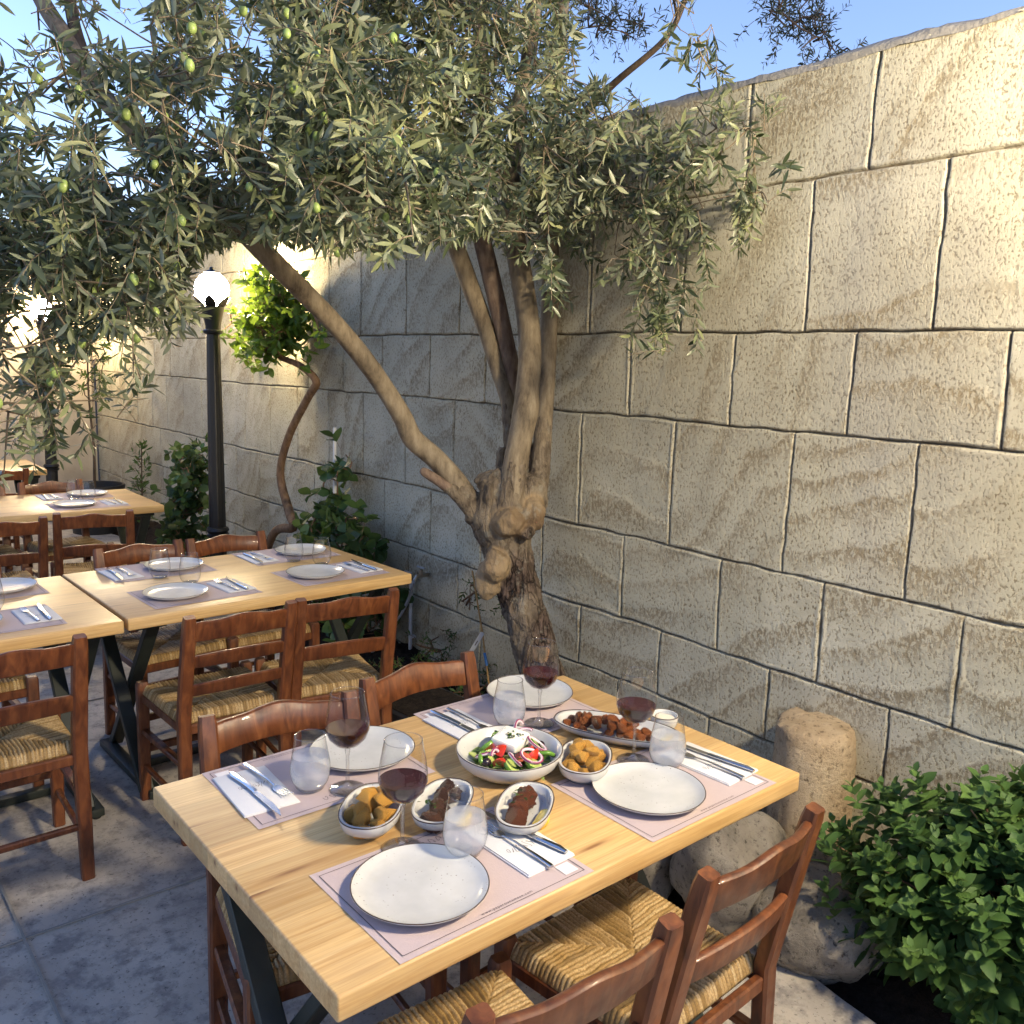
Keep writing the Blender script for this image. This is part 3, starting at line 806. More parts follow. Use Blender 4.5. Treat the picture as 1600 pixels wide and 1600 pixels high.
    # --- burls and knobs, fused into the trunk surface
    burls = []
    for (px, py, rx, rz, dd, sd) in [(774, 884, 21, 26, -.098, 1), (762, 908, 19, 30, -.045, 2), (796, 815, 27, 22, -.122, 3), (833, 803, 19, 27, -.10, 4), (822, 832, 13, 12, -.125, 11), (772, 775, 22, 40, -.075, 5), (832, 778, 24, 34, -.05, 9), (748, 800, 22, 26, -.02, 6)]:
        c_ = L(px, py, dd); fm.blob(c_, m_per_px, .2, 1.6, 4, (rx, rx, rz), sd)
        if sd in (1, 2, 3, 4): burls.append((c_, rx * m_per_px * 1.12, rz * m_per_px * 1.12))
    fm.blob(L(768, 752, -.05), m_per_px, .4, 2.2, 4, (27, 24, 15), 7); fm.blob(L(784, 722, .0), m_per_px, .3, 1.8, 4, (9, 11, 24), 8); fm.blob(L(838, 758, -.03), m_per_px, .5, 2.4, 4, (17, 18, 20), 12)
    for pts in LIMBS:
        q = pts[1][:3]
        fm.tube(smooth_path([L(x, y, d) for x, y, r, d in q], 6), [r[0] * m_per_px * (1.10 - .12 * i / (6 * (len(q) - 1))) for i, r in enumerate(smooth_path([(w[2], 0, 0) for w in q], 6))], 16)
    tmp = link('trunk_tmp', fm.mesh('trunk_tmp', angle=0))
    md = tmp.modifiers.new('r', 'REMESH'); md.mode = 'VOXEL'; md.voxel_size = .0055
    md = tmp.modifiers.new('s', 'SMOOTH'); md.factor = .6; md.iterations = 4
    bpy.context.view_layer.update()
    me = bpy.data.meshes.new_from_object(tmp.evaluated_get(bpy.context.evaluated_depsgraph_get())); me.name = 'trunk'
    bpy.data.objects.remove(tmp)
    rough = []; burl = []; newco = []
    for v in me.vertices:
        q = v.co; z = q.z
        best = 0
        for c_, ra, rb in burls:
            e = math.sqrt(((q.x - c_[0]) ** 2 + (q.y - c_[1]) ** 2) / ra ** 2 + (q.z - c_[2]) ** 2 / rb ** 2)
            best = max(best, min(1, max(0, (1.12 - e) / .16)))
        burl.append(best)
        low = 1 - min(1, max(0, (z - .86) / .16))
        rg = min(1, max(0, .55 + 1.3 * noise.noise(q * 7))) * (1 - best) * max(low, .6 if z < 1.02 else .2)
        rough.append(rg)
        f = (noise.noise(Vector((q.x * 30, q.y * 30, q.z * 13))) * .012 + noise.noise(q * 75) * .0045) * (1 - best) * (.25 + .75 * low) + noise.noise(q * 24) * .003
        newco.append(q + v.normal * f)
    for v, q in zip(me.vertices, newco): v.co = q
    for nm, ar in (('rough', rough), ('burl', burl)):
        at = me.attributes.new(nm, 'FLOAT', 'POINT'); at.data.foreach_set('value', np.array(ar, dtype=np.float32))
    me.polygons.foreach_set('use_smooth', np.ones(len(me.polygons), dtype=bool)); me.update()
    me.materials.clear(); trunk = link('trunk', me, M['olive_bark'], t)
    nodes = []
    def limb(name, pts, mat):
        mb = MB(); P_, R_ = limb_mesh(mb, [L(*p[:2], p[3]) for p in pts], [p[2] * m_per_px for p in pts], 14, 7)
        # knobbly surface
        vs = []
        for v in mb.v:
            q = Vector(v); vs.append(v)
        mb.v = vs
        o = mb.obj(name, M[mat], t, angle=0)
        for p, r in zip(P_, R_): nodes.append((np.array(p), r))
        return o
    for mt, pts in ALL: limb('limb', pts, mt)
    # --- crown
    P1 = [(-140, -400), (905, -400), (902, 60), (890, 200), (905, 440), (885, 490), (860, 495), (845, 400), (800, 405), (760, 365), (660, 385), (600, 405), (570, 385), (520, 390), (470, 375), (420, 370), (385, 365), (330, 390), (300, 520), (235, 590), (215, 650), (150, 700), (80, 728), (-140, 800)]
    P2 = [(860, 150), (960, 120), (1010, 140), (1060, 190), (1120, 170), (1200, 150), (1262, 195), (1235, 250), (1222, 330), (1225, 400), (1165, 428), (1150, 380), (1110, 420), (1100, 490), (1135, 540), (1080, 556), (1030, 575), (985, 585), (985, 520), (1000, 440), (940, 440), (900, 400)]
    P3 = [(1010, -300), (1165, -300), (1140, 40), (1150, 80), (1120, 180), (1085, 190), (1060, 110), (1030, 70)]
    LAMPS = [((343, 437), 56), ((55, 475), 30)]
    def ok(p):
        w = p + np.array(base)
        x, y, z = project(w)
        if not (inpoly(x, y, P1) or inpoly(x, y, P2) or inpoly(x, y, P3)): return False
        for (cx, cy), r in LAMPS:
            if (x - cx) ** 2 + (y - cy) ** 2 < r * r: return False
        # gaps where the sky and the far wall show through
        if x < 430 and y < 330 and vnoise(np.array([x / 24.]), np.array([y / 24.]), 71)[0] > (.47 if x < 180 and y < 290 else .60): return False
        if x < 330 and y > 380 and vnoise(np.array([x / 22.]), np.array([y / 22.]), 72)[0] > (.80 if y < 480 else .60): return False
        return True
    fo = Foliage()
    clusters = []
    def region(n, poly, d0, d1, seed):
        rr = np.random.default_rng(seed); xs = [p[0] for p in poly]; ys = [p[1] for p in poly]; k = 0
        while k < n:
            x = rr.uniform(min(xs), max(xs)); y = rr.uniform(min(ys), max(ys))
            if not inpoly(x, y, poly): continue
            clusters.append((np.array(loc(at_d(x, y, rr.uniform(d0, d1)))), x, y)); k += 1
    region(150, [(230, -160), (900, -160), (895, 330), (840, 400), (760, 330), (560, 330), (400, 350), (240, 420)], DT - 1.0, DT + .12, 1)
    region(120, [(-90, 130), (330, 200), (330, 380), (240, 540), (130, 620), (-90, 690)], 2.0, 2.75, 2)
    region(66, [(-90, -160), (420, -160), (420, 240), (-90, 260)], 2.0, 3.3, 3)
    region(34, [(180, 60), (620, 60), (640, 300), (420, 330), (200, 330)], 2.05, 2.5, 9)
    region(15, [(880, 140), (1010, 170), (1060, 240), (1020, 330), (930, 350), (880, 300)], DT - .75, DT - .1, 4)
    for (x, y, d) in [(960, 250, DT-.6), (1010, 300, DT-.7), (1050, 370, DT-.75), (1000, 420, DT-.75), (1020, 500, DT-.7), (1075, 215, DT-.8), (1120, 200, DT-.85), (1165, 205, DT-.9), (1190, 300, DT-.9), (1085, 300, DT-.8), (980, 350, DT-.6),
                      (1060, 10, DT-.8), (1090, 60, DT-.8), (1110, 110, DT-.85), (1040, -20, DT-.8), (820, 400, DT-.35), (870, 430, DT-.35), (1030, 450, DT-.75), (1060, 250, DT-.8), (1010, 230, DT-.65)]:
        clusters.append((np.array(loc(at_d(x, y, d))), x, y))
    # secondary branches: grow a tree from the limbs to every cluster
    tree = [(p, r) for p, r in nodes if p[2] > 1.3]
    order = sorted(clusters, key=lambda c: min(np.linalg.norm(c[0] - p) for p, _ in tree))
    brs = []
    for c, x, y in order:
        Pn = np.array([p for p, _ in tree]); dd = np.linalg.norm(Pn - c, axis=1) + np.maximum(0, c[2] - Pn[:, 2]) * .0
        j = int(np.argmin(dd)); p0, r0 = tree[j]
        midp = (p0 + c) / 2 + RNG.normal(size=3) * .04 * dd[j] + np.array([0, 0, .10 * dd[j]])
        r1 = min(r0 * .6, .004 + .010 * min(1, dd[j]))
        pts = smooth_path([p0, midp, c], 4)
        brs.append((r1 * dd[j], pts, [r1 * (1 - .55 * i / len(pts)) for i in range(len(pts))]))
        for q in pts[3::3]: tree.append((np.array(q), r1 * .7))
    brs.sort(key=lambda q: -q[0]); br = MB()
    for i, (_, pts, rr_) in enumerate(brs):
        if i < 60: one = MB(); one.tube(pts, rr_, 6, cap=False); one.obj('branch', M['pale_bark'], t, angle=0)
        else: br.tube(pts, rr_, 6, cap=False)
    tag(br.obj('branchlets', M['pale_bark'], t, angle=0), kind='stuff')
    for c, x, y in clusters:
        right = x > 880
        k = 10 if not right else 6
        if x < 330 and y > 130: k = 9
        for _ in range(k):
            st = c + RNG.normal(size=3) * (.085 if right else .12)
            d = RNG.normal(size=3) * .8 + np.array([0, -.15, .1 if not right else -.2])
            ln = RNG.uniform(.15, .34) * (.8 if right else 1)
            tone = (.05, .7) if RNG.random() < .72 else (.6, .95)
            fo.twig(st, d, ln, droop=RNG.uniform(2, 7), step=.0165, leafL=(.038, .060), ratio=.235, tone=tone, ok=ok)
            if _ < 3:
                if ok(st) and ok(c): fo.tw.tube([c, (c + st) / 2 + RNG.normal(size=3) * .01, st], [.003, .0024, .0018], 5, cap=False)
    # long bare hanging shoots with sprays
    for (x, y, d, ln) in [(555, 0, DT-1.0, .42), (525, 150, DT-1.0, .3), (1180, 210, DT-.92, .36), (1045, 330, DT-.75, .36), (1020, 430, DT-.72, .28), (330, 150, 1.9, .2), (575, 300, DT-.9, .22), (480, 250, 2.0, .25), (860, 380, DT-.4, .24), (740, 330, DT-.6, .24), (150, 560, 1.9, .2), (200, 480, 2., .2), (1090, 330, DT-.8, .3), (1180, 260, DT-.9, .25)]:
        for _ in range(2): fo.twig(loc(at_d(x, y, d)), np.array([RNG.normal() * .25, RNG.normal() * .25, -1]), ln, droop=3, step=.017, tone=(.4, .9), tw=.0022, ok=ok)
    # upright fresh shoots, lighter leaf tones painted in as if catching the light
    for (x, y, d) in [(345, 240, 1.75), (205, 225, 1.8), (500, 330, 2.2), (580, 270, 2.1), (1195, 205, DT-.95), (1130, 215, DT-.9), (1040, 250, DT-.8), (960, 190, DT-.6), (175, 300, 1.8), (270, 290, 1.8), (930, 150, DT-.5)]:
        for _ in range(2): fo.twig(loc(at_d(x, y, d)), np.array([RNG.normal() * .35, RNG.normal() * .3, 1.]), .16, droop=.2, step=.014, tone=(.62, .92), tw=.002, ok=ok)
    print('olive leaves', len(fo.P))
    fo.build(t, 'olive_leaf', 'pale_bark')
    # --- olives, hung on the twigs
    base_me = MB(); base_me.blob((0, 0, -.0135), .0095, .02, 1, 2, (1, 1, 1.32)); me = base_me.mesh('olive', angle=0)
    me.materials.append(M['olive_green'])
    tips = [tp for tp in fo.tips if ok(np.array(tp[0])) and project(tp[0] + np.array(base))[2] < DT + .1 and -20 < project(tp[0] + np.array(base))[1]]
    tips.sort(key=lambda tp: project(tp[0] + np.array(base))[2]); tips = tips[:420]
    rs = random.Random(5); rs.shuffle(tips)
    for tp in tips[:98]:
        o = link('olive', me, None, t, loc=tuple(tp[0] + RNG.normal(size=3) * .006), rot=(rs.uniform(-.3, .3), rs.uniform(-.3, .3), rs.uniform(0, 6)))
        s = rs.uniform(.9, 1.25); o.scale = (s, s, s)
    return t
olive = build_olive()

def simple_tree(name, label, cat, loc_, trunk_pts, crown_centers, leafmat, barkmat, rad, nleaf, leafL, ratio, tone=(.1, .9), group=None, spread=.12, ln=(.08, .2), step=.02, droop=2, up=0, leafang=.9, trunk_name='trunk'):
    t = empty(name, loc_, 0, label, cat, group); b = np.array(loc_)
    mb = MB(); P_, R_ = limb_mesh(mb, [np.array(p) - b for p in trunk_pts], rad, 12, 6); mb.obj(trunk_name, M[barkmat], t, angle=0)
    fo = Foliage(); nodes = [np.array(p) for p in P_[len(P_) // 3:]]
    br = MB()
    for c in crown_centers:
        c = np.array(c) - b
        j = min(nodes, key=lambda q: np.linalg.norm(q - c))
        if np.linalg.norm(j - c) > .03:
            br.tube([j, (j + c) / 2 + RNG.normal(size=3) * .02, c], [.006, .005, .003], 5, cap=False)
        nodes.append(c)
        for _ in range(nleaf):
            fo.twig(c + RNG.normal(size=3) * spread * .5, RNG.normal(size=3) + np.array([0, 0, .3]), RNG.uniform(*ln), droop=droop, step=step, leafL=leafL, ratio=ratio, tone=tone, up=up, leafang=leafang)
    if br.v: tag(br.obj('branchlets', M[barkmat], t, angle=0), kind='stuff')
    fo.build(t, leafmat, barkmat)
    return t

def build_plants():
    # citrus tree with a crooked stem beside the lamp post
    X = 1.98
    tp = [at_x(395, 905, 1.86), at_x(425, 838, 1.88), at_x(458, 824, 1.90), at_x(452, 800, 1.92), at_x(438, 740, 1.93), at_x(452, 680, 1.95), at_x(482, 620, 1.95), at_x(494, 596, 1.94), at_x(470, 572, 1.90), at_x(435, 556, 1.86), at_x(405, 530, 1.83)]
    tp[0] = np.array([tp[0][0], tp[0][1], -.02]) if tp[0][2] > .0 else tp[0]
    rr = np.random.default_rng(8); cs = []
    for _ in range(58):
        q = rr.normal(size=3); q /= np.linalg.norm(q); q *= rr.random() ** .4
        cs.append(np.array(at_x(430, 500, 1.83)) + q * np.array([.15, .25, .215]))
    for (x, y) in [(400, 445), (425, 430), (450, 440), (480, 470), (500, 520), (360, 490), (350, 515), (470, 560), (400, 560)]: cs.append(at_x(x, y, 1.80))
    simple_tree('citrus_tree', 'small citrus tree with a crooked bare stem and bright leaves beside the lit lamp post', 'tree', tuple(tp[0][:2]) + (0,), tp, cs, 'citrus_leaf', 'citrus_bark',
                [.026, .027, .030, .030, .026, .025, .024, .024, .02, .016, .012], 5, (.05, .085), .46, (.2, .9), spread=.08, ln=(.05, .12), step=.022, droop=1)
    # tree behind the wall, dark against the sky
    cs = []
    for (x, y, n) in [(935, 30, 12), (985, 40, 7), (900, -20, 12), (1240, 20, 8), (1275, 55, 7), (1300, 75, 4), (1250, -30, 10), (950, -60, 14), (1100, -80, 14), (1290, 30, 6), (1215, 5, 5)]:
        for _ in range(n): cs.append(np.array(at_d(x + rr.normal() * 14, y + rr.normal() * 12, 4.9 + rr.normal() * .15)))
    b0 = at_d(760, -60, 5.2)
    tpts = [(b0[0] + .2, b0[1] + .1, 0), (b0[0] + .15, b0[1], 1.2), (b0[0] + .05, b0[1], 2.4), tuple(b0), tuple(at_d(880, -200, 5.2)), tuple(at_d(1080, -190, 5.1)), tuple(at_d(1260, -120, 4.95))]
    simple_tree('shade_tree', 'dark fine leaved tree behind the wall against the sky', 'tree', (tpts[0][0], tpts[0][1], 0), tpts, cs, 'dark_leaf', 'dark_bark', [.1, .08, .06, .045, .03, .02, .01], 3, (.03, .05), .22, spread=.1, ln=(.08, .2))
    # potted young tree at the far wall
    pc = (1.72, 7.75)
    t = empty('plant_pot', (*pc, 0), 0, 'wide black plastic pot holding a thin young tree near the far wall', 'pot')
    m = MB(); m.lathe([(0, 0), (.20, 0), (.235, .40), (.262, .405), (.268, .44), (.262, .452), (.244, .45), (.236, .36)], 40); m.obj('shell', M['pot_plastic'], t)
    m = MB(); m.lathe([(.236, .37), (.12, .385), (0, .39)], 24); m.obj('potting_soil', M['soil'], t)
    cs = [(pc[0] + rr.normal() * .10, pc[1] + rr.normal() * .10, 1.0 + rr.random() * .9) for _ in range(16)]
    simple_tree('young_tree', 'thin young tree growing in the wide black pot', 'tree', (*pc, .39), [(*pc, .385), (pc[0] + .01, pc[1], .8), (pc[0] - .01, pc[1] + .01, 1.3), (pc[0], pc[1], 1.9)], cs, 'vine_leaf', 'dark_bark', [.014, .012, .009, .004], 2, (.05, .08), .3, spread=.12)
    # upright slim plant next to the pot
    q = at_y(222, 770, 7.3); q = np.array([q[0], q[1], 0.02])
    cs = [tuple(q + np.array([rr.normal() * .02, rr.normal() * .02, .12 + .045 * k])) for k in range(16)]
    simple_tree('upright_shrub', 'slim upright leafy shrub in the bed right of the wide black pot', 'shrub', tuple(q), [q, q + np.array([0, 0, .4]), q + np.array([.01, 0, .85])], cs, 'vine_leaf', 'dark_bark', [.008, .007, .004], 3, (.05, .08), .26, spread=.03, ln=(.04, .07), step=.02, up=.4)
    # ivy-like bush left of the lamp post
    cs = []
    for _ in range(70):
        y = rr.uniform(712, 905); w = 30 if y < 740 else 40
        cs.append(tuple(at_y(296 + rr.uniform(-w, w) * .8 - (8 if y > 800 else 0), y, 5.15 + rr.normal() * .1)))
    b = at_y(290, 930, 5.15); b = np.array([b[0], b[1], 0.])
    simple_tree('climbing_bush', 'tall dark ivy like bush with broad leaves left of the lamp post', 'bush', tuple(b), [b, b + np.array([0, 0, .4]), b + np.array([.03, .0, .95])], cs, 'vine_leaf', 'citrus_bark', [.016, .012, .006], 4, (.05, .085), .72, (.0, .75), spread=.07, ln=(.04, .1), step=.026)
    # vine with broad leaves at the white stake
    cs = []
    for _ in range(46):
        cs.append(tuple(at_x(rr.uniform(478, 582), rr.uniform(800, 900), 1.88 + rr.normal() * .05)))
    for (x, y) in [(520, 790), (535, 770), (530, 750), (512, 745), (545, 735), (540, 710), (505, 770), (500, 800)]: cs.append(tuple(at_x(x, y, 1.95)))
    for _ in range(36): cs.append(tuple(at_x(rr.uniform(470, 610), rr.uniform(900, 1010), 1.86 + rr.normal() * .06)))
    b = at_x(520, 960, 1.9); b = np.array([b[0], b[1], .05])
    simple_tree('grape_vine', 'young vine with broad green leaves climbing the white stake behind the table end', 'vine', tuple(b), [b, b + np.array([0, 0, .35]), b + np.array([.02, -.02, .75]), b + np.array([.03, 0, 1.0])], cs, 'vine_leaf', 'citrus_bark', [.009, .008, .005, .003], 2, (.06, .10), .85, (.1, .9), spread=.06, ln=(.04, .1), step=.03)
    p0 = at_x(523, 668, 1.98); p1 = np.array([p0[0], p0[1], 0.05])
    m = MB(); m.tube([p1, p0], .0105, 10); tag(m.obj('plant_stake', M['pvc_white']), 'thin white plastic stake standing in the vine by the wall', 'stake')
    # weeds and herbs behind the tables
    k = 0
    for (px, py, X, n, hh, lab) in [(690, 1030, 1.88, 14, .16, 'tuft of fine green weeds at the wall foot below the taps'), (640, 1075, 1.76, 16, .15, 'low green herb tuft behind the chair, in front of the grey hose'), (735, 905, 1.9, 5, .12, 'sparse leafy sprig beside the olive trunk against the wall'), (740, 1090, 1.75, 10, .12, 'short weeds at the foot of the leaning cane')]:
        b = at_x(px, py, X); b = np.array([b[0], b[1], max(.02, min(b[2] - .1, .1)) if k != 2 else b[2] - .15])
        cs = [tuple(b + np.array([rr.normal() * .05, rr.normal() * .09, .04 + rr.random() * hh])) for _ in range(n)]
        simple_tree('weed', lab, 'weed', tuple(b), [b, b + np.array([0, 0, .06]), b + np.array([0, 0, hh])], cs, 'vine_leaf', 'citrus_bark', [.003, .0025, .0015], 3, (.018, .034), .3, (.2, 1.), 'weeds in the planting bed', spread=.05, ln=(.05, .1), step=.014, trunk_name='stem'); k += 1
    # big leafy herb bush on the right
    t = empty('basil_bush', (1.80, -.36, 0.0), 0, 'dense bright green broad leaved herb bush at the right end of the bed', 'bush')
    fo = Foliage(); st = MB(); b = np.array([1.80, -.36, 0.])
    rr = np.random.default_rng(15)
    for _ in range(760):
        a = rr.uniform(0, 2 * PI); cz = rr.uniform(-.85, 1)
        rad = math.sqrt(max(0, 1 - cz * cz)); s = rr.uniform(.66, 1.0)
        lump = 1 + .22 * math.sin(a * 3 + 1) * rad + .1 * math.sin(a * 7)
        tip = np.array([math.cos(a) * rad * .34 * lump * s, math.sin(a) * rad * .50 * lump * s + .0, .33 + cz * .34 * s * (1 + .12 * math.sin(a * 4))])
        if tip[0] + b[0] > wall_x(tip[1] + b[1]) - .04: tip[0] = wall_x(tip[1] + b[1]) - .04 - b[0] - rr.random() * .04
        if tip[2] < .03: continue
        root = np.array([rr.normal() * .05, rr.normal() * .08, .0])
        if _ % 8 == 0 and cz > .1: st.tube(smooth_path([root, (root + tip) * .5 + np.array([0, 0, .06]), tip - np.array([0, 0, .05])], 4), .0025, 5, cap=False)
        out = tip - np.array([0, 0, .12]); out = out / np.linalg.norm(out); out = out * .75 + np.array([0, 0, .55])
        d = out + rr.normal(size=3) * .25
        ttone = np.clip(.25 + .55 * rr.random(), 0, 1)
        p = tip - d / np.linalg.norm(d) * .085; ref = rr.normal(size=3)
        dn = d / np.linalg.norm(d)
        for w in range(5):
            side = np.cross(dn, ref); side /= np.linalg.norm(side); u2 = np.cross(side, dn)
            L_ = [.048, .058, .053, .042, .027][w] * rr.uniform(.85, 1.2); a2 = w * PI / 2 + rr.normal() * .15
            tilt = [1.25, 1.15, 1.0, .8, .5][w]
            for sg in (1, -1):
                o = (side * math.cos(a2) + u2 * math.sin(a2)) * sg
                fo.P.append(p + dn * .021 * w); fo.D.append(dn * math.cos(tilt) + o * math.sin(tilt) + rr.normal(size=3) * .12); fo.N.append(dn * 1.0 + rr.normal(size=3) * .2 + np.array([0, 0, .2]))
                fo.L.append(L_); fo.W.append(L_ * rr.uniform(.58, .7)); fo.T.append(np.clip(ttone + .07 * w - .1 + rr.normal() * .08, 0, 1))
    st.obj('stem', M['citrus_bark'], t, angle=0)
    fo.build(t, 'basil_leaf', 'citrus_bark', curl=.35, fold=.32)
build_plants()

# ================================================================== STONES, PIPES, LABEL
def build_bed_things():
    c = at_z(1262, 1338, .12)
    m = MB()
    def org(a, r):
        k = 1 + .035 * math.sin(2 * a + .5) + .02 * math.sin(5 * a); return r * k * math.cos(a), r * k * math.sin(a)
    h = .455; prof = [(0, -.06), (.135, -.06), (.138, .02), (.135, .1), (.131, .22), (.128, .34), (.127, .41), (.121, .437), (.105, .447), (.05, .455), (0, .452)]
    m.lathe(prof, 72, shape=org)
    from mathutils import noise
    vv = []
    for v in m.v:
        q = Vector(v); nn = noise.noise(q * 9) * .014 + noise.noise(q * 28) * .006
        if v[2] > .42: vv.append((v[0], v[1], v[2] + nn * 1.2 + .05 * v[0]))
        else:
            l = math.hypot(v[0], v[1]) or 1; vv.append((v[0] * (1 + nn / l), v[1] * (1 + nn / l), v[2]))
    m.v = vv
    o = m.obj('column_drum', M['limestone'], None, angle=60, loc=(c[0], c[1], .12), rot=(-.04, .05, .3))
    tag(o, 'weathered yellowish stone column drum standing in the bed by the wall', 'stone')
    cdat = [((1245, 1440), 1.57, (.15, .17, .11), 'broad grey field stone at the kerb right in front of the column drum', 3),
            ((1110, 1365), 1.52, (.14, .16, .18), 'largest grey boulder leaning under the table corner left of the column drum', 5),
            ((1255, 1510), 1.575, (.09, .11, .06), 'small flat mossy stone at the kerb below the black irrigation pipe', 9),
            ((960, 1350), 1.45, (.13, .15, .15), 'dark boulder half hidden under the front table at the bed edge', 13),
            ((1040, 1300), 1.66, (.12, .15, .17), 'rough stone behind the boulders under the table corner', 17)]
    for (px, py), X, s, lab, sd in cdat:
        p = at_x(px, py, X); mb = MB(); z = min(p[2], s[2] * .75)
        mb.blob((0, 0, 0), 1.15, .22, 1.3, 4, s, sd, cuts=7)
        o = mb.obj('field_stone', M['field_stone'], None, angle=28, loc=(p[0] + s[0] * .6, p[1], max(.02, z)), rot=(0, .0, sd))
        tag(o, lab, 'stone', 'stones edging the planting bed')
    # small stones along the bed edge far away
    rs = random.Random(3)
    for i, (px, py) in enumerate([(300, 850), (345, 845), (365, 838), (385, 846)]):
        p = at_y(px, py, 5.0 + .2 * i); mb = MB(); mb.blob((0, 0, 0), 1, .3, 1.4, 3, (.06, .07, .06), 30 + i)
        o = mb.obj('edging_stone', M['field_stone'], None, angle=50, loc=(max(p[0], 1.72 + .02 * i), p[1], .07), rot=(0, 0, i))
        tag(o, 'small grey edging stone in the bed near the lamp post foot', 'stone', 'small edging stones near the lamp post')
    # irrigation hose on the soil
    pts = [at_z(1050, 1420, .08), at_z(1150, 1465, .06), at_z(1230, 1487, .055), at_z(1330, 1497, .05), at_z(1420, 1500, .05), at_z(1520, 1490, .06)]
    pts = [(max(p[0], 1.585), p[1], p[2]) for p in pts]
    m = MB(); m.tube(smooth_path(pts, 8), .0095, 10); tag(m.obj('irrigation_pipe', M['hose_black'], angle=0), 'black irrigation pipe lying over the soil between the stones and the herb bush', 'pipe')
    # water pipes with taps on the wall
    def W(px, py, off=.03):
        y0 = at_x(px, py, 2.05); return np.array([wall_x(y0[1]) - off, y0[1], y0[2]])
    a = W(647, 905); 
    t = empty('water_tap', tuple(a), 0, 'brass garden tap on the white pipe against the wall, left of two', 'tap', 'garden taps on the wall')
    m = MB(); m.tube([(0, 0, 0), (0, 0, -(a[2] - .05))], .010, 12); m.obj('riser_pipe', M['pvc_white'], t)
    m = MB(); m.tube([(0.02, 0, .0), (-.05, .0, .0), (-.062, 0, -.02)], .011, 10); m.lathe([(.012, .0), (.012, .03), (.006, .034)], 10, (-.02, 0, 0)); m.obj('valve', M['brass'], t)
    m = MB(); m.box((-.02, 0, .045), (.014, .07, .008), .003); m.obj('lever', M['pvc_grey'], t)
    m = MB(); m.box((.012, 0, -.32), (.03, .035, .016), .003); m.obj('pipe_clip', M['pvc_white'], t)
    b = W(668, 898)
    t = empty('water_tap', tuple(b), 0, 'brass garden tap feeding the grey hose against the wall, right of two', 'tap', 'garden taps on the wall')
    m = MB(); m.tube([(0.025, 0, .0), (-.05, .0, .0), (-.062, 0, -.02)], .011, 10); m.lathe([(.012, .0), (.012, .03), (.006, .034)], 10, (-.02, 0, 0)); m.obj('valve', M['brass'], t)
    m = MB(); m.box((-.02, 0, .045), (.014, .07, .008), .003); m.obj('lever', M['pvc_grey'], t)
    pts = [b + np.array([-.062, 0, -.02]), W(655, 940, .09), W(640, 975, .13), W(618, 1010, .16), W(600, 1035, .2), at_z(570, 1060, .04)]
    m = MB(); m.tube(smooth_path(pts, 8), .0085, 10); tag(m.obj('garden_hose', M['pvc_grey'], angle=0), 'grey garden hose running down from the right tap to the ground', 'hose')
    pts = [W(615, 950, .05), W(616, 990, .06), W(622, 1030, .08), W(627, 1060, .12)]
    pts[0] = W(617, 945, .02); pts.append(np.array([pts[-1][0], pts[-1][1], .02]))
    m = MB(); m.tube(smooth_path(pts, 8), .0085, 10); tag(m.obj('conduit', M['pvc_grey'], angle=0), 'short grey conduit hanging at the wall behind the table end', 'pipe')
    b = W(857, 958, .012)
    m = MB(); m.blob((0, 0, 0), .012, .1, 1, 3, (1, 1, 1.2)); tag(m.obj('wall_hook', M['pvc_white'], None, angle=0, loc=tuple(b)), 'small white hook on the wall right of the olive trunk', 'hook')
    # cane with a white plant label
    X = 1.78
    a = at_x(738, 892, X); bq = at_x(766, 1085, X)
    t = empty('plant_cane', (bq[0], bq[1], 0), 0, 'thin brown cane leaning at the olive trunk with a white tag tied on', 'cane')
    o0 = np.array([bq[0], bq[1], 0.])
    m = MB(); m.tube([(0, 0, 0), bq - o0, (a + bq) / 2 - o0 + np.array([.0, -.008, 0]), a - o0], [.0045, .0042, .004, .0035], 8); m.obj('stick', M['cane'], t)
    p1 = at_x(755, 987, X - .02) - o0; p2 = at_x(735, 1020, X - .02) - o0
    ax = Vector(p2 - p1); L_ = ax.length; ax.normalize(); nrm = Vector((-.64, -.75, .15)); sd = ax.cross(nrm).normalized(); nrm = sd.cross(ax).normalized(); p1 = Vector(p1)
    m = MB(); hw = .0095
    pr = [p1 + ax * .006 - sd * .004, p1 + ax * .006 + sd * .004, p1 + ax * .014 + sd * hw, p1 + ax * L_ + sd * hw, p1 + ax * L_ - sd * hw, p1 + ax * .014 - sd * hw]
    m.add(pr + [p - nrm * .0015 for p in pr], [(0, 1, 2, 3, 4, 5), (11, 10, 9, 8, 7, 6)] + [(i, i + 6, (i + 1) % 6 + 6, (i + 1) % 6) for i in range(6)])
    tg = m.obj('tag', M['pvc_white'], t, smooth=False)
    m = MB(); q0 = p1 + ax * L_ * .42 + nrm * .0012; m.add([q0 - sd * .0018, q0 + sd * .0018, q0 + sd * .0018 + ax * L_ * .22, q0 - sd * .0018 + ax * L_ * .22], [(0, 1, 2, 3)]); m.obj('tag_mark', M['ink'], tg, smooth=False)
    p1 = at_x(757, 1020, X - .005) - o0; p2 = at_x(761, 1040, X - .005) - o0
    m = MB(); m.tube([p1, p2], .0065, 8); m.obj('clip', M['blue_plastic'], t)
    # black planter with soil behind the front table
    c = at_z(700, 1108, .0)
    t = empty('planter_box', (1.42, 1.78, 0), .1, 'black plastic planter box behind the chair at the far side of the front table', 'planter')
    m = MB(); m.box((0, 0, .14), (.34, .52, .28), .01); m.obj('shell', M['pot_plastic'], t)
    m = MB(); m.box((0, 0, .2825), (.29, .47, .004)); m.obj('potting_soil', M['soil'], t)
build_bed_things()
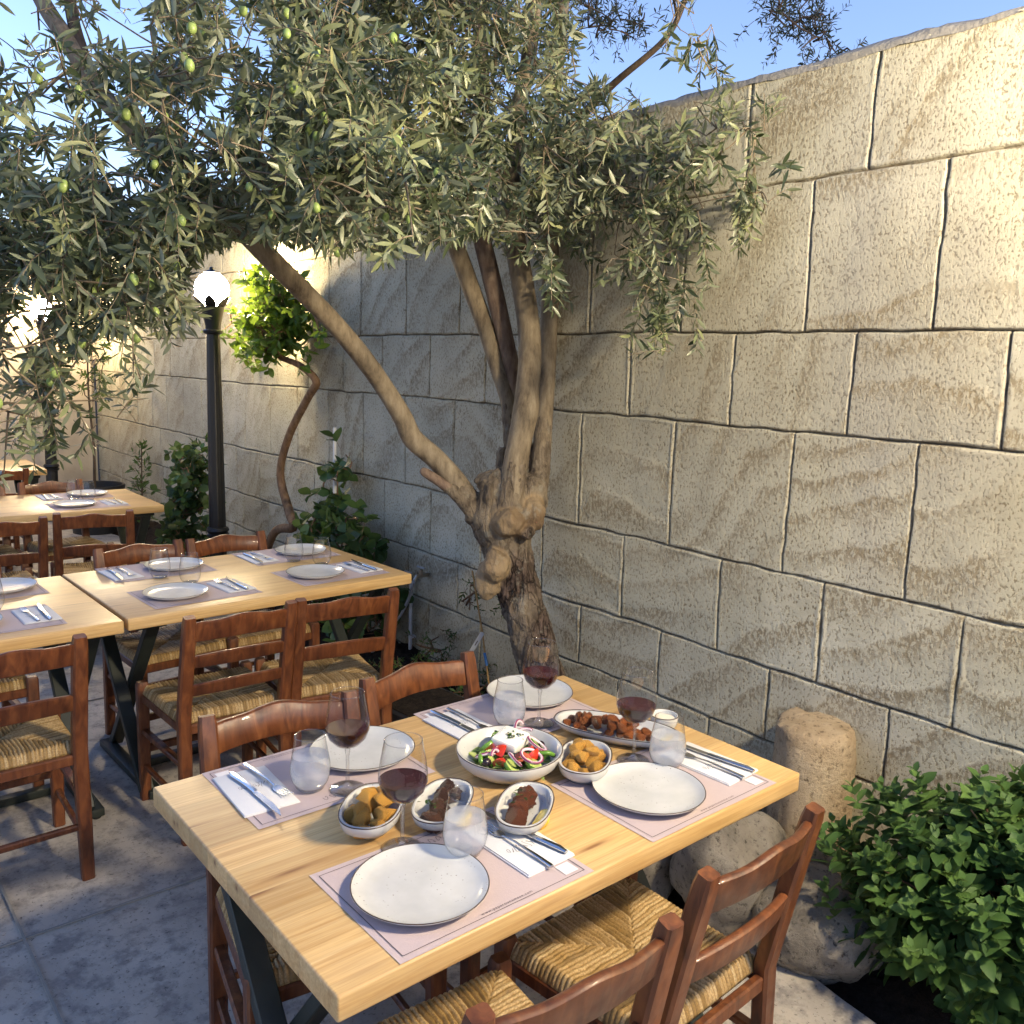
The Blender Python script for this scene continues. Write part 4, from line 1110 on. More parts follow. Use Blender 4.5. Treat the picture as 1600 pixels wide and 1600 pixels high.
# ================================================================== TABLES
TH = .045
def table(loc, rz, label, size=(1.2, .8)):
    L, W = size
    t = empty('dining_table', loc, rz, label, 'table', 'pine tables on black trestles')
    m = MB(); m.box((0, 0, .75 - TH / 2), (L, W, TH), .0045); m.obj('tabletop', M['pine'], t, angle=50)
    for sx in (-1, 1):
        x = sx * (L / 2 - .10)
        m = MB()
        m.sweep([(x - .012, -.26, .03), (x - .012, .26, .703)], .05, .03, ch=.003)
        m.sweep([(x + .040 - .012, .26, .03), (x + .040 - .012, -.26, .703)], .05, .03, ch=.003) if False else m.sweep([(x + .042, .26, .03), (x + .042, -.26, .703)], .05, .03, ch=.003)
        m.box((x + .012, 0, .022), (.05, .60, .03), .003)
        m.box((x + .012, 0, .6885), (.11, .62, .03), .003)
        o = m.obj('trestle', M['trestle_paint'], t)
        for sy in (-1, 1):
            m = MB(); m.lathe([(.014, 0), (.016, .004), (.012, .008)], 10, (x + .012, sy * .285, -.0005), capb=True); m.obj('foot_pad', M['black_metal'], o)
    m = MB(); m.box((0, 0, .022), (L - .26, .04, .03), .003); m.obj('crossbar', M['trestle_paint'], t)
    return t
T1 = table((.6, .4, 0), 0, 'nearest pine table laid with food, wine and water for four')
T2 = table((.925, 2.505, 0), math.radians(1.6), 'empty laid pine table in the middle with four settings, end towards the wall')
T2b = table((-.288, 2.462, 0), math.radians(1.0), 'pine table butted to the left end of the middle table, cut by the left edge')
T3 = table((.665, 4.86, 0), math.radians(-.8), 'third pine table farther back in front of the wide black pot')
T4 = table((.48, 6.98, 0), math.radians(-1.), 'farthest pine table at the left edge under the hanging olive leaves')

# ================================================================== CHAIRS
def rush_mesh():
    n = 210; u = np.linspace(-1, 1, n); U, Vv = np.meshgrid(u, u, indexing='ij')
    w = .187 + (Vv + 1) * .5 * .018; X = U * w; Y = Vv * .19
    lr = np.abs(U) > np.abs(Vv)
    N = 17
    jit = .25 * vnoise(U * 6 + 9, Vv * 6 + 9, 81) + .10 * vnoise(U * 25 + 9, Vv * 25 + 9, 82)
    cu = np.where(lr, Vv, U) * N + jit * 2
    st = np.abs(np.sin(cu * PI)) ** .6
    sid = np.floor(cu).astype(int) + np.where(lr, np.where(U > 0, 200, 400), np.where(Vv > 0, 600, 800))
    rnd = np.random.default_rng(4).random(1200)[sid % 1200]
    diag = np.clip(1 - np.abs(np.abs(U) - np.abs(Vv)) / .035, 0, 1)
    e = np.maximum(np.abs(U), np.abs(Vv))
    Z = .448 + .0075 * st - .004 * diag + .004 * (vnoise(U * 3 + 5, Vv * 3 + 5, 83) - .5) - .010 * (1 - e) ** .8 * 1.0
    roll = np.clip((e - .90) / .10, 0, 1); Z -= .030 * roll ** 2
    # the corners leave room for the leg tops
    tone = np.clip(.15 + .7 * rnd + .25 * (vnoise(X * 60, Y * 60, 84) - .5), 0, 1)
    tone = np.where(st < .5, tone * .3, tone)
    V = np.stack([X, Y, Z], -1).reshape(-1, 3); idx = np.arange(n * n).reshape(n, n)
    Fq = np.stack([idx[:-1, :-1], idx[1:, :-1], idx[1:, 1:], idx[:-1, 1:]], -1).reshape(-1, 4)
    # underside
    Vb = V.copy(); Vb[:, 2] = .4175; b = len(V)
    ring = list(idx[:, 0]) + list(idx[-1, 1:]) + list(idx[-2::-1, -1]) + list(idx[0, -2:0:-1])
    rg = np.array(ring); r2 = np.roll(rg, -1)
    Fs = np.stack([r2, rg, rg + b, r2 + b], -1)
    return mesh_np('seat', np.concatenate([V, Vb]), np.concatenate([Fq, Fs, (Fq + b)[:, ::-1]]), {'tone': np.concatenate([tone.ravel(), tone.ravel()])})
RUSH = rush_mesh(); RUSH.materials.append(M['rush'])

def yback(z): return -.205 - .075 * max(0, (z - .44)) / .38 * (1 + .25 * max(0, (z - .6)))
def make_chair(nslat, label, group):
    t = empty('rush_chair', (0, 0, 0), 0, label, 'chair', group)
    link('seat', RUSH, None, t)
    for s in (-1, 1):
        m = MB(); zs = [0, .2, .44, .55, .66, .76, .80, .822]
        m.sweep([(s * (.183 - .006 * min(1, z / .8)), yback(z) - .012 * (1 - min(1, z / .44)), z) for z in zs], .044, .036, ch=.006, endscale=[.86, .95, 1, 1, 1, .97, .93, .80])
        m.obj('back_post', M['chair_wood'], t)
        m = MB(); m.sweep([(s * .200, .190, 0), (s * .200, .188, .2), (s * .199, .186, .452), (s * .199, .186, .464)], .041, .039, ch=.005, endscale=[.86, .95, 1, .8]); m.obj('front_leg', M['chair_wood'], t)
    def slat(zc, h, arch, sag, name):
        m = MB(); n = 22; vs = []; fs = []
        for i in range(n + 1):
            x = -.166 + .332 * i / n; k = 1 - (x / .166) ** 2
            zb = zc - h / 2 + arch * .45 * k; zt = zc + h / 2 + arch * k
            if name == 'top_rail': zt += .004 * math.cos(x * 38) - .004
            for (zz, dy) in ((zb, -.008), (zb + .003, -.0105), (zt - .004, -.0105), (zt, -.006), (zt, .004), (zt - .004, .0085), (zb + .003, .0085), (zb, .006)):
                vs.append((x, yback(zz) - sag * k + dy, zz))
        for i in range(n):
            for q in range(8): fs.append((i * 8 + q, (i + 1) * 8 + q, (i + 1) * 8 + (q + 1) % 8, i * 8 + (q + 1) % 8))
        fs += [tuple(range(8)), tuple(n * 8 + q for q in range(7, -1, -1))]
        m.add(vs, fs); return m.obj(name, M['chair_wood'], t, angle=50)
    slat(.764, .068, .020, .026, 'top_rail')
    if nslat == 2: slat(.602, .052, .014, .022, 'slat')
    else: slat(.655, .042, .012, .022, 'slat'); slat(.55, .040, .010, .018, 'slat')
    def bar(a, b, w=.02, h=.026, name='stretcher'):
        m = MB(); d = Vector(b) - Vector(a); m.sweep([a, b], w, h, xax=(0, 0, 1) if abs(d.z) < .05 else (1, 0, 0), ch=.004); m.obj(name, M['chair_wood'], t)
    bar((-.185, .187, .405), (.185, .187, .405), .034, .02, 'seat_rail'); bar((-.17, -.206, .405), (.17, -.206, .405), .034, .02, 'seat_rail')
    for s in (-1, 1):
        bar((s * .198, .17, .405), (s * .180, -.19, .405), .034, .02, 'seat_rail')
        bar((s * .199, .172, .275), (s * .181, -.195, .275)); bar((s * .199, .172, .135), (s * .182, -.198, .135), .018, .018)
    bar((-.182, .188, .20), (.182, .188, .20), .03, .02); bar((-.166, -.212, .18), (.166, -.212, .18), .02, .02)
    return t
CG = 'rush seat chairs at the tables'
ch2 = make_chair(2, '', CG)
ch3 = make_chair(3, '', CG)
PIr = PI
chairs = [
    (2, .757, .092, 2.5, 'right rush chair on the near side of the food table, beside the herb bush'),
    (2, .283, .05, -4.0, 'left rush chair on the near side of the food table, at the bottom edge'),
    (2, .305, .63, 180 - 8.5, 'left rush chair tucked under the far side of the food table'),
    (2, .80, .668, 180 + 3.5, 'right rush chair on the far side of the food table, beside the olive trunk'),
    (3, .612, 2.035, -1, 'rush chair with three back slats on the near side of the middle table'),
    (2, 1.045, 2.01, -9, 'rush chair at the wall end on the near side of the middle table'),
    (2, -.085, 2.02, 1, 'rush chair cut by the left edge, near side of the butted table'),
    (2, 1.08, 2.73, 180 + 3, 'rush chair on the far side of the middle table nearest the wall'),
    (2, .685, 2.72, 180 + 5, 'second rush chair from the wall on the far side of the middle table'),
    (2, -.09, 2.70, 180, 'rush chair at the far side of the butted left table by the left edge'),
    (2, .785, 4.24, -12, 'rush chair on the near side of the third table, right one'),
    (2, .285, 4.20, 2, 'rush chair on the near side of the third table, left one by the left edge'),
    (2, .84, 5.04, 180 + 4, 'rush chair on the far side of the third table in front of the black pot'),
    (2, .35, 5.02, 180, 'rush chair on the far side of the third table by the left edge'),
    (2, .645, 6.40, 3, 'rush chair on the near side of the farthest table'),
]
used = set()
for ns, x, y, a, lab in chairs:
    src = ch2 if ns == 2 else ch3
    o = src if ns not in used else copy_tree(src)
    used.add(ns)
    o.location = (x, y, 0); o.rotation_euler = (0, 0, math.radians(a)); o['label'] = lab

# ================================================================== TABLEWARE (prototypes)
TZ = .7502
def text_mesh(txt, size):
    cu = bpy.data.curves.new('txt', 'FONT'); cu.body = txt; cu.size = size; cu.align_x = 'CENTER'; cu.align_y = 'CENTER'; cu.space_character = 1.25
    o = bpy.data.objects.new('txt', cu); COL.objects.link(o)
    bpy.context.view_layer.update()
    me = bpy.data.meshes.new_from_object(o.evaluated_get(bpy.context.evaluated_depsgraph_get()))
    bpy.data.objects.remove(o); bpy.data.curves.remove(cu); me.name = 'printed_address'; me.materials.append(M['ink']); return me
ADDR = text_mesh('www.paparounameze.com', .0085)

def mat_sheet():
    L, W = .419, .297
    n, k = 30, 20; us = np.linspace(-.5, .5, n); vs = np.linspace(-.5, .5, k); U, V = np.meshgrid(us, vs, indexing='ij')
    e = np.maximum(np.abs(U), np.abs(V)) * 2
    Z = .0008 + .0005 * np.clip(vnoise(U * 5 + 3, V * 4 + 3, 91) - .45, 0, 1) * np.clip((e - .6) / .4, 0, 1) * 3
    P = np.stack([U * L, V * W, Z], -1).reshape(-1, 3); idx = np.arange(n * k).reshape(n, k)
    Fq = np.stack([idx[:-1, :-1], idx[1:, :-1], idx[1:, 1:], idx[:-1, 1:]], -1).reshape(-1, 4)
    return mesh_np('placemat', P, Fq)
MATM = mat_sheet(); MATM.materials.append(M['mat_paper'])
def border_mesh():
    m = MB(); a, b = .419 / 2 - .013, .297 / 2 - .013; w = .0007
    for (x0, y0, x1, y1) in ((-a, -b, a, -b), (-a, b, a, b)): m.add([(x0, y0 - w, 0), (x1, y0 - w, 0), (x1, y0 + w, 0), (x0, y0 + w, 0)], [(0, 1, 2, 3)])
    for x in (-a, a): m.add([(x - w, -b, 0), (x + w, -b, 0), (x + w, b, 0), (x - w, b, 0)], [(0, 1, 2, 3)])
    # little drawn ornament at the head of the mat
    for k in range(7):
        x = -.05 + .016 * k
        pts = [(x + .005 * math.cos(q * .7 + k), b - .022 + .008 * math.sin(q * .9 + k * 2)) for q in range(8)]
        for p, q in zip(pts[:-1], pts[1:]):
            d = Vector((q[0] - p[0], q[1] - p[1], 0)); nn = Vector((-d.y, d.x, 0)).normalized() * .0005
            m.add([(p[0] - nn.x, p[1] - nn.y, 0), (q[0] - nn.x, q[1] - nn.y, 0), (q[0] + nn.x, q[1] + nn.y, 0), (p[0] + nn.x, p[1] + nn.y, 0)], [(0, 1, 2, 3)])
    return m.mesh('printed_border', smooth=False)
BORD = border_mesh(); BORD.materials.append(M['ink'])
m = MB(); m.add([(-.0155, -.0155, 0), (.0155, -.0155, 0), (.0155, .0155, 0), (-.0155, .0155, 0)], [(0, 1, 2, 3)]); PATCH = m.mesh('printed_patch', smooth=False); PATCH.materials.append(M['label_white'])
def placemat(x, y, rz, label, detail=True):
    """rz=0: the guest sits at -y"""
    o = link('placemat', MATM, None, None, loc=(x, y, TZ), rot=(0, 0, rz)); tag(o, label, 'placemat', 'printed paper placemats')
    link('printed_border', BORD, None, o, loc=(0, 0, .0019))
    if detail:
        link('printed_patch', PATCH, None, o, loc=(.419 / 2 - .036, -.297 / 2 + .036, .0021))
        link('printed_address', ADDR, None, o, loc=(.02, -.297 / 2 + .021, .0021))
    return o

def plate_meshes():
    def org(a, r): k = 1 + .012 * math.sin(2 * a + 1) + .006 * math.sin(3 * a); return r * k * math.cos(a), r * k * math.sin(a)
    m = MB(); m.lathe([(0, .0055), (.07, .0055), (.095, .007), (.112, .0125), (.1185, .0185), (.1205, .0190), (.1215, .0178), (.114, .0115), (.094, .002), (.075, .0), (0, .0)], 72, shape=org)
    a = m.mesh('plate', angle=0); a.materials.append(M['stoneware'])
    m = MB(); m.tube([(*org(2 * PI * k / 72, .1203), .0186) for k in range(72)], .0011, 6, closed=True)
    b = m.mesh('rim', angle=0); b.materials.append(M['rim_brown']); return a, b
PLATE, PRIM = plate_meshes()
def plate(x, y, rz, label, z=TZ + .0016):
    o = link('dinner_plate', PLATE, None, None, loc=(x, y, z), rot=(0, 0, rz)); tag(o, label, 'plate', 'white stoneware plates with brown rims')
    link('rim', PRIM, None, o); return o

def napkin_mesh():
    m = MB(); m.box((0, 0, .0012), (.118, .198, .0022), .0008); m.box((.001, .0005, .0036), (.115, .196, .0020), .0008)
    return m.mesh('napkin')
NAP = napkin_mesh(); NAP.materials.append(M['napkin_paper'])
def scribble():
    m = MB(); rs = random.Random(4)
    for k in range(9):
        x = -.034 + .0075 * k; pts = [(x + .0035 * math.sin(q * 1.3 + k), -.012 + .009 * math.sin(q * .9 + 1.7 * k) + .002 * q) for q in range(6)]
        for p, q in zip(pts[:-1], pts[1:]):
            d = Vector((q[0] - p[0], q[1] - p[1], 0)); nn = Vector((-d.y, d.x, 0)).normalized() * .0004
            m.add([(p[0] - nn.x, p[1] - nn.y, 0), (q[0] - nn.x, q[1] - nn.y, 0), (q[0] + nn.x, q[1] + nn.y, 0), (p[0] + nn.x, p[1] + nn.y, 0)], [(0, 1, 2, 3)])
    return m.mesh('printed_script', smooth=False)
SCR = scribble(); SCR.materials.append(M['ink'])
def napkin(x, y, rz, label):
    o = link('napkin', NAP, None, None, loc=(x, y, TZ + .0012), rot=(0, 0, rz)); tag(o, label, 'napkin', 'folded white paper napkins')
    link('printed_script', SCR, None, o, loc=(.0, -.01, .0049)); return o

def knife_meshes():
    # along +y: handle from -.115 to 0, blade 0 .. .115
    m = MB(); m.sweep([(0.003, -.118, .0045), (.004, -.10, .005), (0, -.05, .0055), (-.001, -.008, .0055), (0, .0, .005)], .012, .008, ch=.003, endscale=[.7, 1.15, 1, .95, .85])
    h = m.mesh('handle'); h.materials.append(M['steel'])
    m = MB(); out = [(-.0065, 0), (-.0075, .03), (-.0075, .07), (-.005, .10), (.0035, .122), (.0055, .09), (.006, .0)]
    n = len(out); m.add([(x, y, .0060) for x, y in out] + [(x, y, .0042) for x, y in out], [tuple(range(n - 1, -1, -1)), tuple(range(n, 2 * n))] + [(i, (i + 1) % n, (i + 1) % n + n, i + n) for i in range(n)])
    b = m.mesh('blade', smooth=False); b.materials.append(M['steel']); return h, b
KH, KB = knife_meshes()
def fork_meshes():
    m = MB(); m.sweep([(0, -.10, .004), (0, -.06, .006), (0, .0, .0075), (0, .025, .0055), (0, .035, .0045)], .0085, .0045, ch=.0015, endscale=[1.15, 1, .6, .55, .8]); h = m.mesh('handle'); h.materials.append(M['steel'])
    m = MB(); m.sweep([(0, .033, .0045), (0, .045, .003), (0, .058, .0032)], .022, .0022, ch=.0007, endscale=[.45, .95, 1.0])
    for k in range(4): m.sweep([(-.0087 + .0058 * k, .056, .0032), (-.0087 + .0058 * k, .075, .0045), (-.0087 + .0058 * k, .095, .0080)], .0030, .0022, ch=.0007, endscale=[1, .95, .5])
    b = m.mesh('tines'); b.materials.append(M['steel']); return h, b
FH, FB = fork_meshes()
def knife(x, y, rz, label, z=TZ + .006):
    o = link('table_knife', KH, None, None, loc=(x, y, z), rot=(0, 0, rz)); tag(o, label, 'knife', 'steel table knives'); link('blade', KB, None, o); return o
def fork(x, y, rz, label, z=TZ + .006):
    o = link('table_fork', FH, None, None, loc=(x, y, z), rot=(0, 0, rz)); tag(o, label, 'fork', 'steel table forks'); link('tines', FB, None, o); return o

def glass_meshes():
    m = MB(); m.lathe([(.0, .004), (.024, .004), (.0315, .008), (.039, .022), (.0428, .040), (.0418, .060), (.0375, .085), (.0335, .108), (.0322, .120)], 48)
    a = m.mesh('tumbler', angle=0); a.materials.append(M['glass'])
    m = MB(); m.tube([(.0322 * math.cos(2 * PI * k / 48), .0322 * math.sin(2 * PI * k / 48), .120) for k in range(48)], .0009, 6, closed=True); rim = m.mesh('rim', angle=0); rim.materials.append(M['stem_glass'])
    m = MB(); m.lathe([(0, 0), (.022, 0), (.026, .001), (.0295, .0045), (.024, .006), (0, .0052)], 40); ba = m.mesh('base', angle=0); ba.materials.append(M['stem_glass'])
    m = MB(); m.lathe([(.0, .0065), (.0235, .0065), (.0305, .010), (.038, .023), (.0418, .040), (.0408, .060), (.0382, .077), (.0, .0772)], 48); w = m.mesh('water', angle=40); w.materials.append(M['misted_water'])
    return a, rim, ba, w
GT, GR, GB, GW = glass_meshes()
def tumbler(x, y, label, water=True):
    o = link('water_glass', GT, None, None, loc=(x, y, TZ + .0022), rot=(0, 0, x * 7 + y * 3)); tag(o, label, 'glass', 'stemless water glasses')
    link('rim', GR, None, o); link('base', GB, None, o)
    if water: link('water', GW, None, o)
    return o

def wine_meshes():
    m = MB(); m.lathe([(.003, .094), (.010, .0955), (.026, .103), (.040, .118), (.0465, .137), (.0462, .155), (.0425, .180), (.0375, .205), (.0355, .2165)], 56)
    a = m.mesh('bowl', angle=0); a.materials.append(M['glass'])
    m = MB(); m.tube([(.0355 * math.cos(2 * PI * k / 56), .0355 * math.sin(2 * PI * k / 56), .2165) for k in range(56)], .0008, 6, closed=True); r = m.mesh('rim', angle=0); r.materials.append(M['stem_glass'])
    m = MB(); m.lathe([(0, .0), (.038, .0), (.0392, .0012), (.034, .0026), (.016, .0050), (.007, .0095), (.0042, .018), (.0036, .045), (.0037, .075), (.006, .090), (.0035, .0935), (0, .094)], 40); s = m.mesh('stem', angle=0); s.materials.append(M['stem_glass'])
    m = MB(); m.lathe([(0, .0958), (.009, .0968), (.025, .1042), (.0388, .1188), (.0452, .1372), (.0452, .1395), (0, .1395)], 56); w = m.mesh('wine', angle=40); w.materials.append(M['red_wine'])
    return a, r, s, w
WB, WR, WS, WW = wine_meshes()
def wine(x, y, label):
    o = link('wine_glass', WB, None, None, loc=(x, y, TZ + .0016)); tag(o, label, 'wine glass', 'stemmed glasses of red wine')
    link('rim', WR, None, o); link('stem', WS, None, o); link('wine', WW, None, o); return o

# ------------------------------------------------------------------ front table
seats = [  # x, y of the mat centre, rotation, words
    (.109 + .2095, .1515, 0, 'nearest setting', 'at the near left corner'),
    (.690 + .2095, .1515, 0, 'right setting', 'in the near right corner'),
    (.1047 + .2095, .500 + .1485, PI, 'left far setting', 'at the far left corner'),
    (.6673 + .2095, .5063 + .1485 + .004, PI, 'far right setting', 'in the far corner by the trunk')]
for x, y, rz, w, c in seats: placemat(x, y, rz, f'pinkish printed paper placemat {c} of the food table')
plate(.240, .142, .4, 'white speckled plate closest to the camera, on the nearest mat')
plate(.831, .140, 1.7, 'white speckled plate at the right front of the food table')
plate(.437, .674, 3., 'white speckled plate behind the wine glasses, left far side of the food table')
plate(1.000, .724, 4.1, 'white speckled plate at the far corner of the food table by the trunk')
def nap_set(cx, cy, a, where, kn, fk, flip=False):
    napkin(cx, cy, a, f'folded white napkin under the cutlery of the {where} of the food table')
    knife(*kn, f'steel knife on the napkin of the {where} of the food table', TZ + .0060)
    fork(*fk, f'steel fork on the napkin of the {where} of the food table', TZ + .0060)
R = math.radians
nap_set(.473, .158, R(0) + .02, 'nearest setting', (.500, .185, R(8)), (.462, .150, R(2)))
nap_set(1.060, .158, R(3), 'right setting', (1.085, .175, R(6)), (1.048, .152, R(3)))
nap_set(.165, .652, R(180) - .06, 'left far setting', (.155, .628, R(181)), (.198, .668, R(184)))
nap_set(.724, .660, R(180) + .04, 'far right setting', (.712, .660, R(182)), (.752, .668, R(181)))
wine(.290, .277, 'glass of red wine standing behind the closest plate')
wine(.325, .545, 'glass of red wine at the left, between the water glass and the far plate')
wine(.930, .274, 'glass of red wine at the right in front of the platter and small dip bowl')
wine(.893, .566, 'glass of red wine at the far side in front of the trunk')
tumbler(.372, .190, 'misted glass of cold water between the closest plate and the lemon dish')
tumbler(.262, .592, 'misted glass of cold water beside the napkin with the blue lit knife')
tumbler(.968, .205, 'misted glass of cold water at the right front plate')
tumbler(.826, .606, 'misted glass of cold water behind the salad bowl')

def dish_obj(name, x, y, rz, a, b, h, label, group, cat='dish', wall=.006, p=2.4, n=72):
    """oval stoneware dish with superellipse outline; a,b half axes at the rim"""
    def org(t, r):
        c, s = math.cos(t), math.sin(t); k = (abs(c) ** p + abs(s) ** p) ** (-1 / p)
        return r * a * k * c, r * b * k * s
    m = MB(); iw = 1 - wall / min(a, b)
    m.lathe([(0, .006), (.55, .006), (.74, .010), (.87, .45 * h), (iw * .985, h - .001), (iw + .02, h + .0008), (.995, h), (1., h - .002), (.93, .5 * h), (.80, .012), (.66, .001), (.0, .0)], n, shape=org)
    o = m.obj(name, M['stoneware'], None, angle=0, loc=(x, y, TZ), rot=(0, 0, rz)); tag(o, label, cat, group)
    m = MB(); m.tube([(*org(2 * PI * k / n, .992), h + .0004) for k in range(n)], .0012, 6, closed=True); m.obj('rim', M['rim_brown'], o, angle=0)
    return o
OV = 'small oval dishes with brown rims'
dish_obj('salad_bowl', .668, .416, .3, .124, .121, .052, 'wide white bowl of salad in the middle of the food table', None, 'bowl', p=2.)
dish_obj('oval_dish', .548, .222, R(38), .098, .056, .034, 'oval dish with skewered red brown meat, right of the misted water glass', OV)
dish_obj('oval_dish', .424, .333, R(38), .098, .056, .034, 'oval dish with dark chunky meat, behind the misted water glass', OV)
dish_obj('oval_dish', .292, .390, R(45), .094, .060, .040, 'oval dish heaped with potatoes at the left, beside the napkin and knife', OV)
dish_obj('oval_dish', .795, .300, R(38), .094, .060, .040, 'oval dish heaped with potatoes at the right, beside the salad bowl', OV)
dish_obj('oval_platter', .995, .393, R(-62), .160, .074, .030, 'long oval platter of browned seafood and meat pieces near the far edge', None, 'platter')
dish_obj('dip_bowl', 1.128, .350, 0, .036, .036, .042, 'small white bowl of creamy dip behind the right wine glass', None, 'bowl', p=2., wall=.004)
m = MB(); m.lathe([(0, .036), (.012, .0365), (.026, .034), (.0315, .031)], 32, capb=False); o = m.obj('dip', M['dip'], None, angle=0, loc=(1.128, .350, TZ)); tag(o, 'pale creamy dip filling the small white bowl', 'dip')

def pieces(n, name, matn, cx, cy, rz, a, b, z0, heap, size, label, cat, group, seed, flatn=3, asp=(1.25, .85, .8)):
    rs = random.Random(seed); meshes = []
    for q in range(flatn):
        mb = MB(); mb.blob((0, 0, 0), 1.15, .12, 1.5, 4, asp, seed * 10 + q, cuts=8)
        me = mb.mesh(name, angle=32); me.materials.append(M[matn]); meshes.append(me)
    pts = []
    for k in range(n):
        best = None
        for _ in range(30):
            t = rs.uniform(0, 6.28); r = math.sqrt(rs.random()); u, v = r * math.cos(t) * a, r * math.sin(t) * b
            d = min([math.hypot(u - p[0], v - p[1]) for p in pts] or [9])
            lay = 0 if k < n * .62 else 1
            if lay: u *= .7; v *= .6
            if best is None or (d > best[0]): best = (d, u, v, lay)
            if d > size * 1.35: break
        _, u, v, lay = best; pts.append((u, v))
        h = heap * max(0, 1 - (u / a) ** 2 - (v / b) ** 2)
        x = cx + u * math.cos(rz) - v * math.sin(rz); y = cy + u * math.sin(rz) + v * math.cos(rz)
        s = size * rs.uniform(.8, 1.2)
        o = link(name, meshes[k % flatn], None, None, loc=(x, y, TZ + z0 + s * .65 + h * .5 + lay * size * .95), rot=(rs.uniform(-.5, .5), rs.uniform(-.5, .5), rs.uniform(0, 6.28)))
        o.scale = (s, s, s); tag(o, label, cat, group)
pieces(18, 'potato_chunk', 'potato', .292, .390, R(45), .070, .042, .010, .030, .0158, 'roasted golden potato chunk heaped in the left oval dish', 'potato', 'potatoes in the left oval dish', 2)
pieces(18, 'potato_chunk', 'potato', .795, .300, R(38), .070, .042, .010, .030, .0158, 'roasted golden potato chunk heaped in the right oval dish beside the salad', 'potato', 'potatoes in the right oval dish', 3)
pieces(46, 'seafood_piece', 'shrimp', .985, .410, R(-62), .115, .052, .008, .030, .0125, 'browned glazed morsel piled on the long oval platter', 'food', 'morsels on the long platter', 4, 4, (1.5, .75, .7))
def row(n, name, matn, x0, y0, x1, y1, size, label, cat, group, seed):
    rs = random.Random(seed)
    meshes = []
    for q in range(3):
        mb = MB(); mb.blob((0, 0, 0), 1.0, .34, 2.2, 4, (1.0, 1.15, .85), seed * 7 + q, cuts=4); me = mb.mesh(name, angle=0); me.materials.append(M[matn]); meshes.append(me)
    for k in range(n):
        f = k / (n - 1); s = size * rs.uniform(.9, 1.15)
        o = link(name, meshes[k % 3], None, None, loc=(x0 + (x1 - x0) * f + rs.uniform(-.006, .006), y0 + (y1 - y0) * f + rs.uniform(-.006, .006), TZ + .007 + s * .75), rot=(rs.uniform(-.3, .3), rs.uniform(-.3, .3), rs.uniform(0, 6)))
        o.scale = (s, s, s); tag(o, label, cat, group)
row(5, 'meat_chunk', 'lamb', .498, .192, .588, .262, .021, 'red brown grilled meat chunk in the oval dish with the lemon wedge in front', 'meat', 'meat in the right meat dish', 5)
row(9, 'meat_chunk', 'beef', .362, .290, .475, .380, .0195, 'dark grilled meat chunk in the oval dish behind the misted water glass', 'meat', 'meat in the left meat dish', 6)
def herbs(cx, cy, label, seed, n=14, spread=.012, z=.05):
    fo = Foliage(); rr = np.random.default_rng(seed)
    for _ in range(n):
        fo.P.append(rr.normal(size=3) * np.array([spread, spread, .003])); fo.D.append(rr.normal(size=3) * np.array([1, 1, .3])); fo.N.append(np.array([0, 0, 1]) + rr.normal(size=3) * .4); fo.L.append(rr.uniform(.006, .012)); fo.W.append(rr.uniform(.004, .007)); fo.T.append(rr.random())
    V, Fq, T = leaves(fo.P, fo.D, fo.N, np.array(fo.L), np.array(fo.W), np.array(fo.T))
    tag(link('parsley', mesh_np('parsley', V, Fq, {'tone': T}), M['vine_leaf'], None, loc=(cx, cy, TZ + z)), label, 'herb')
herbs(.556, .247, 'chopped green parsley on the red brown meat', 1, z=.044); herbs(.395, .322, 'chopped green parsley on the dark meat', 2, z=.042)
def lemon(x, y, rz, label, tilt=.5):
    m = MB(); n = 14; r = .026; vs = []; fs = []
    # quarter wedge: two flat flesh faces and a curved peel
    for i in range(n + 1):
        a = -PI / 2 + PI * i / n
        for j in range(7):
            b = j / 6 * R(75)
            vs.append((r * 1.15 * math.sin(a), r * math.cos(a) * math.cos(b), r * math.cos(a) * math.sin(b)))
    for i in range(n):
        for j in range(6): fs.append((i * 7 + j, i * 7 + j + 1, (i + 1) * 7 + j + 1, (i + 1) * 7 + j))
    m.add(vs, fs)
    o = m.obj('lemon_wedge', M['lemon_peel'], None, angle=0, loc=(x, y, TZ + .018), rot=(tilt, .0, rz)); tag(o, label, 'lemon', 'lemon wedges')
    m = MB(); f1 = [(r * 1.13 * math.sin(-PI / 2 + PI * i / n), r * .98 * math.cos(-PI / 2 + PI * i / n), .0004) for i in range(n + 1)]
    m.add(f1, [tuple(range(n, -1, -1))]); b = R(75)
    m.add([(q[0], q[1] * math.cos(b), q[1] * math.sin(b)) for q in f1], [tuple(range(n + 1))])
    m.obj('flesh', M['lemon_flesh'], o, smooth=False)
lemon(.552, .190, R(30), 'lemon wedge in front of the red brown meat', 2.6); lemon(.428, .283, R(35), 'lemon wedge beside the dark meat, behind the misted water glass', 2.6); lemon(1.052, .292, R(20), 'lemon wedge at the right end of the long platter', 2.6)

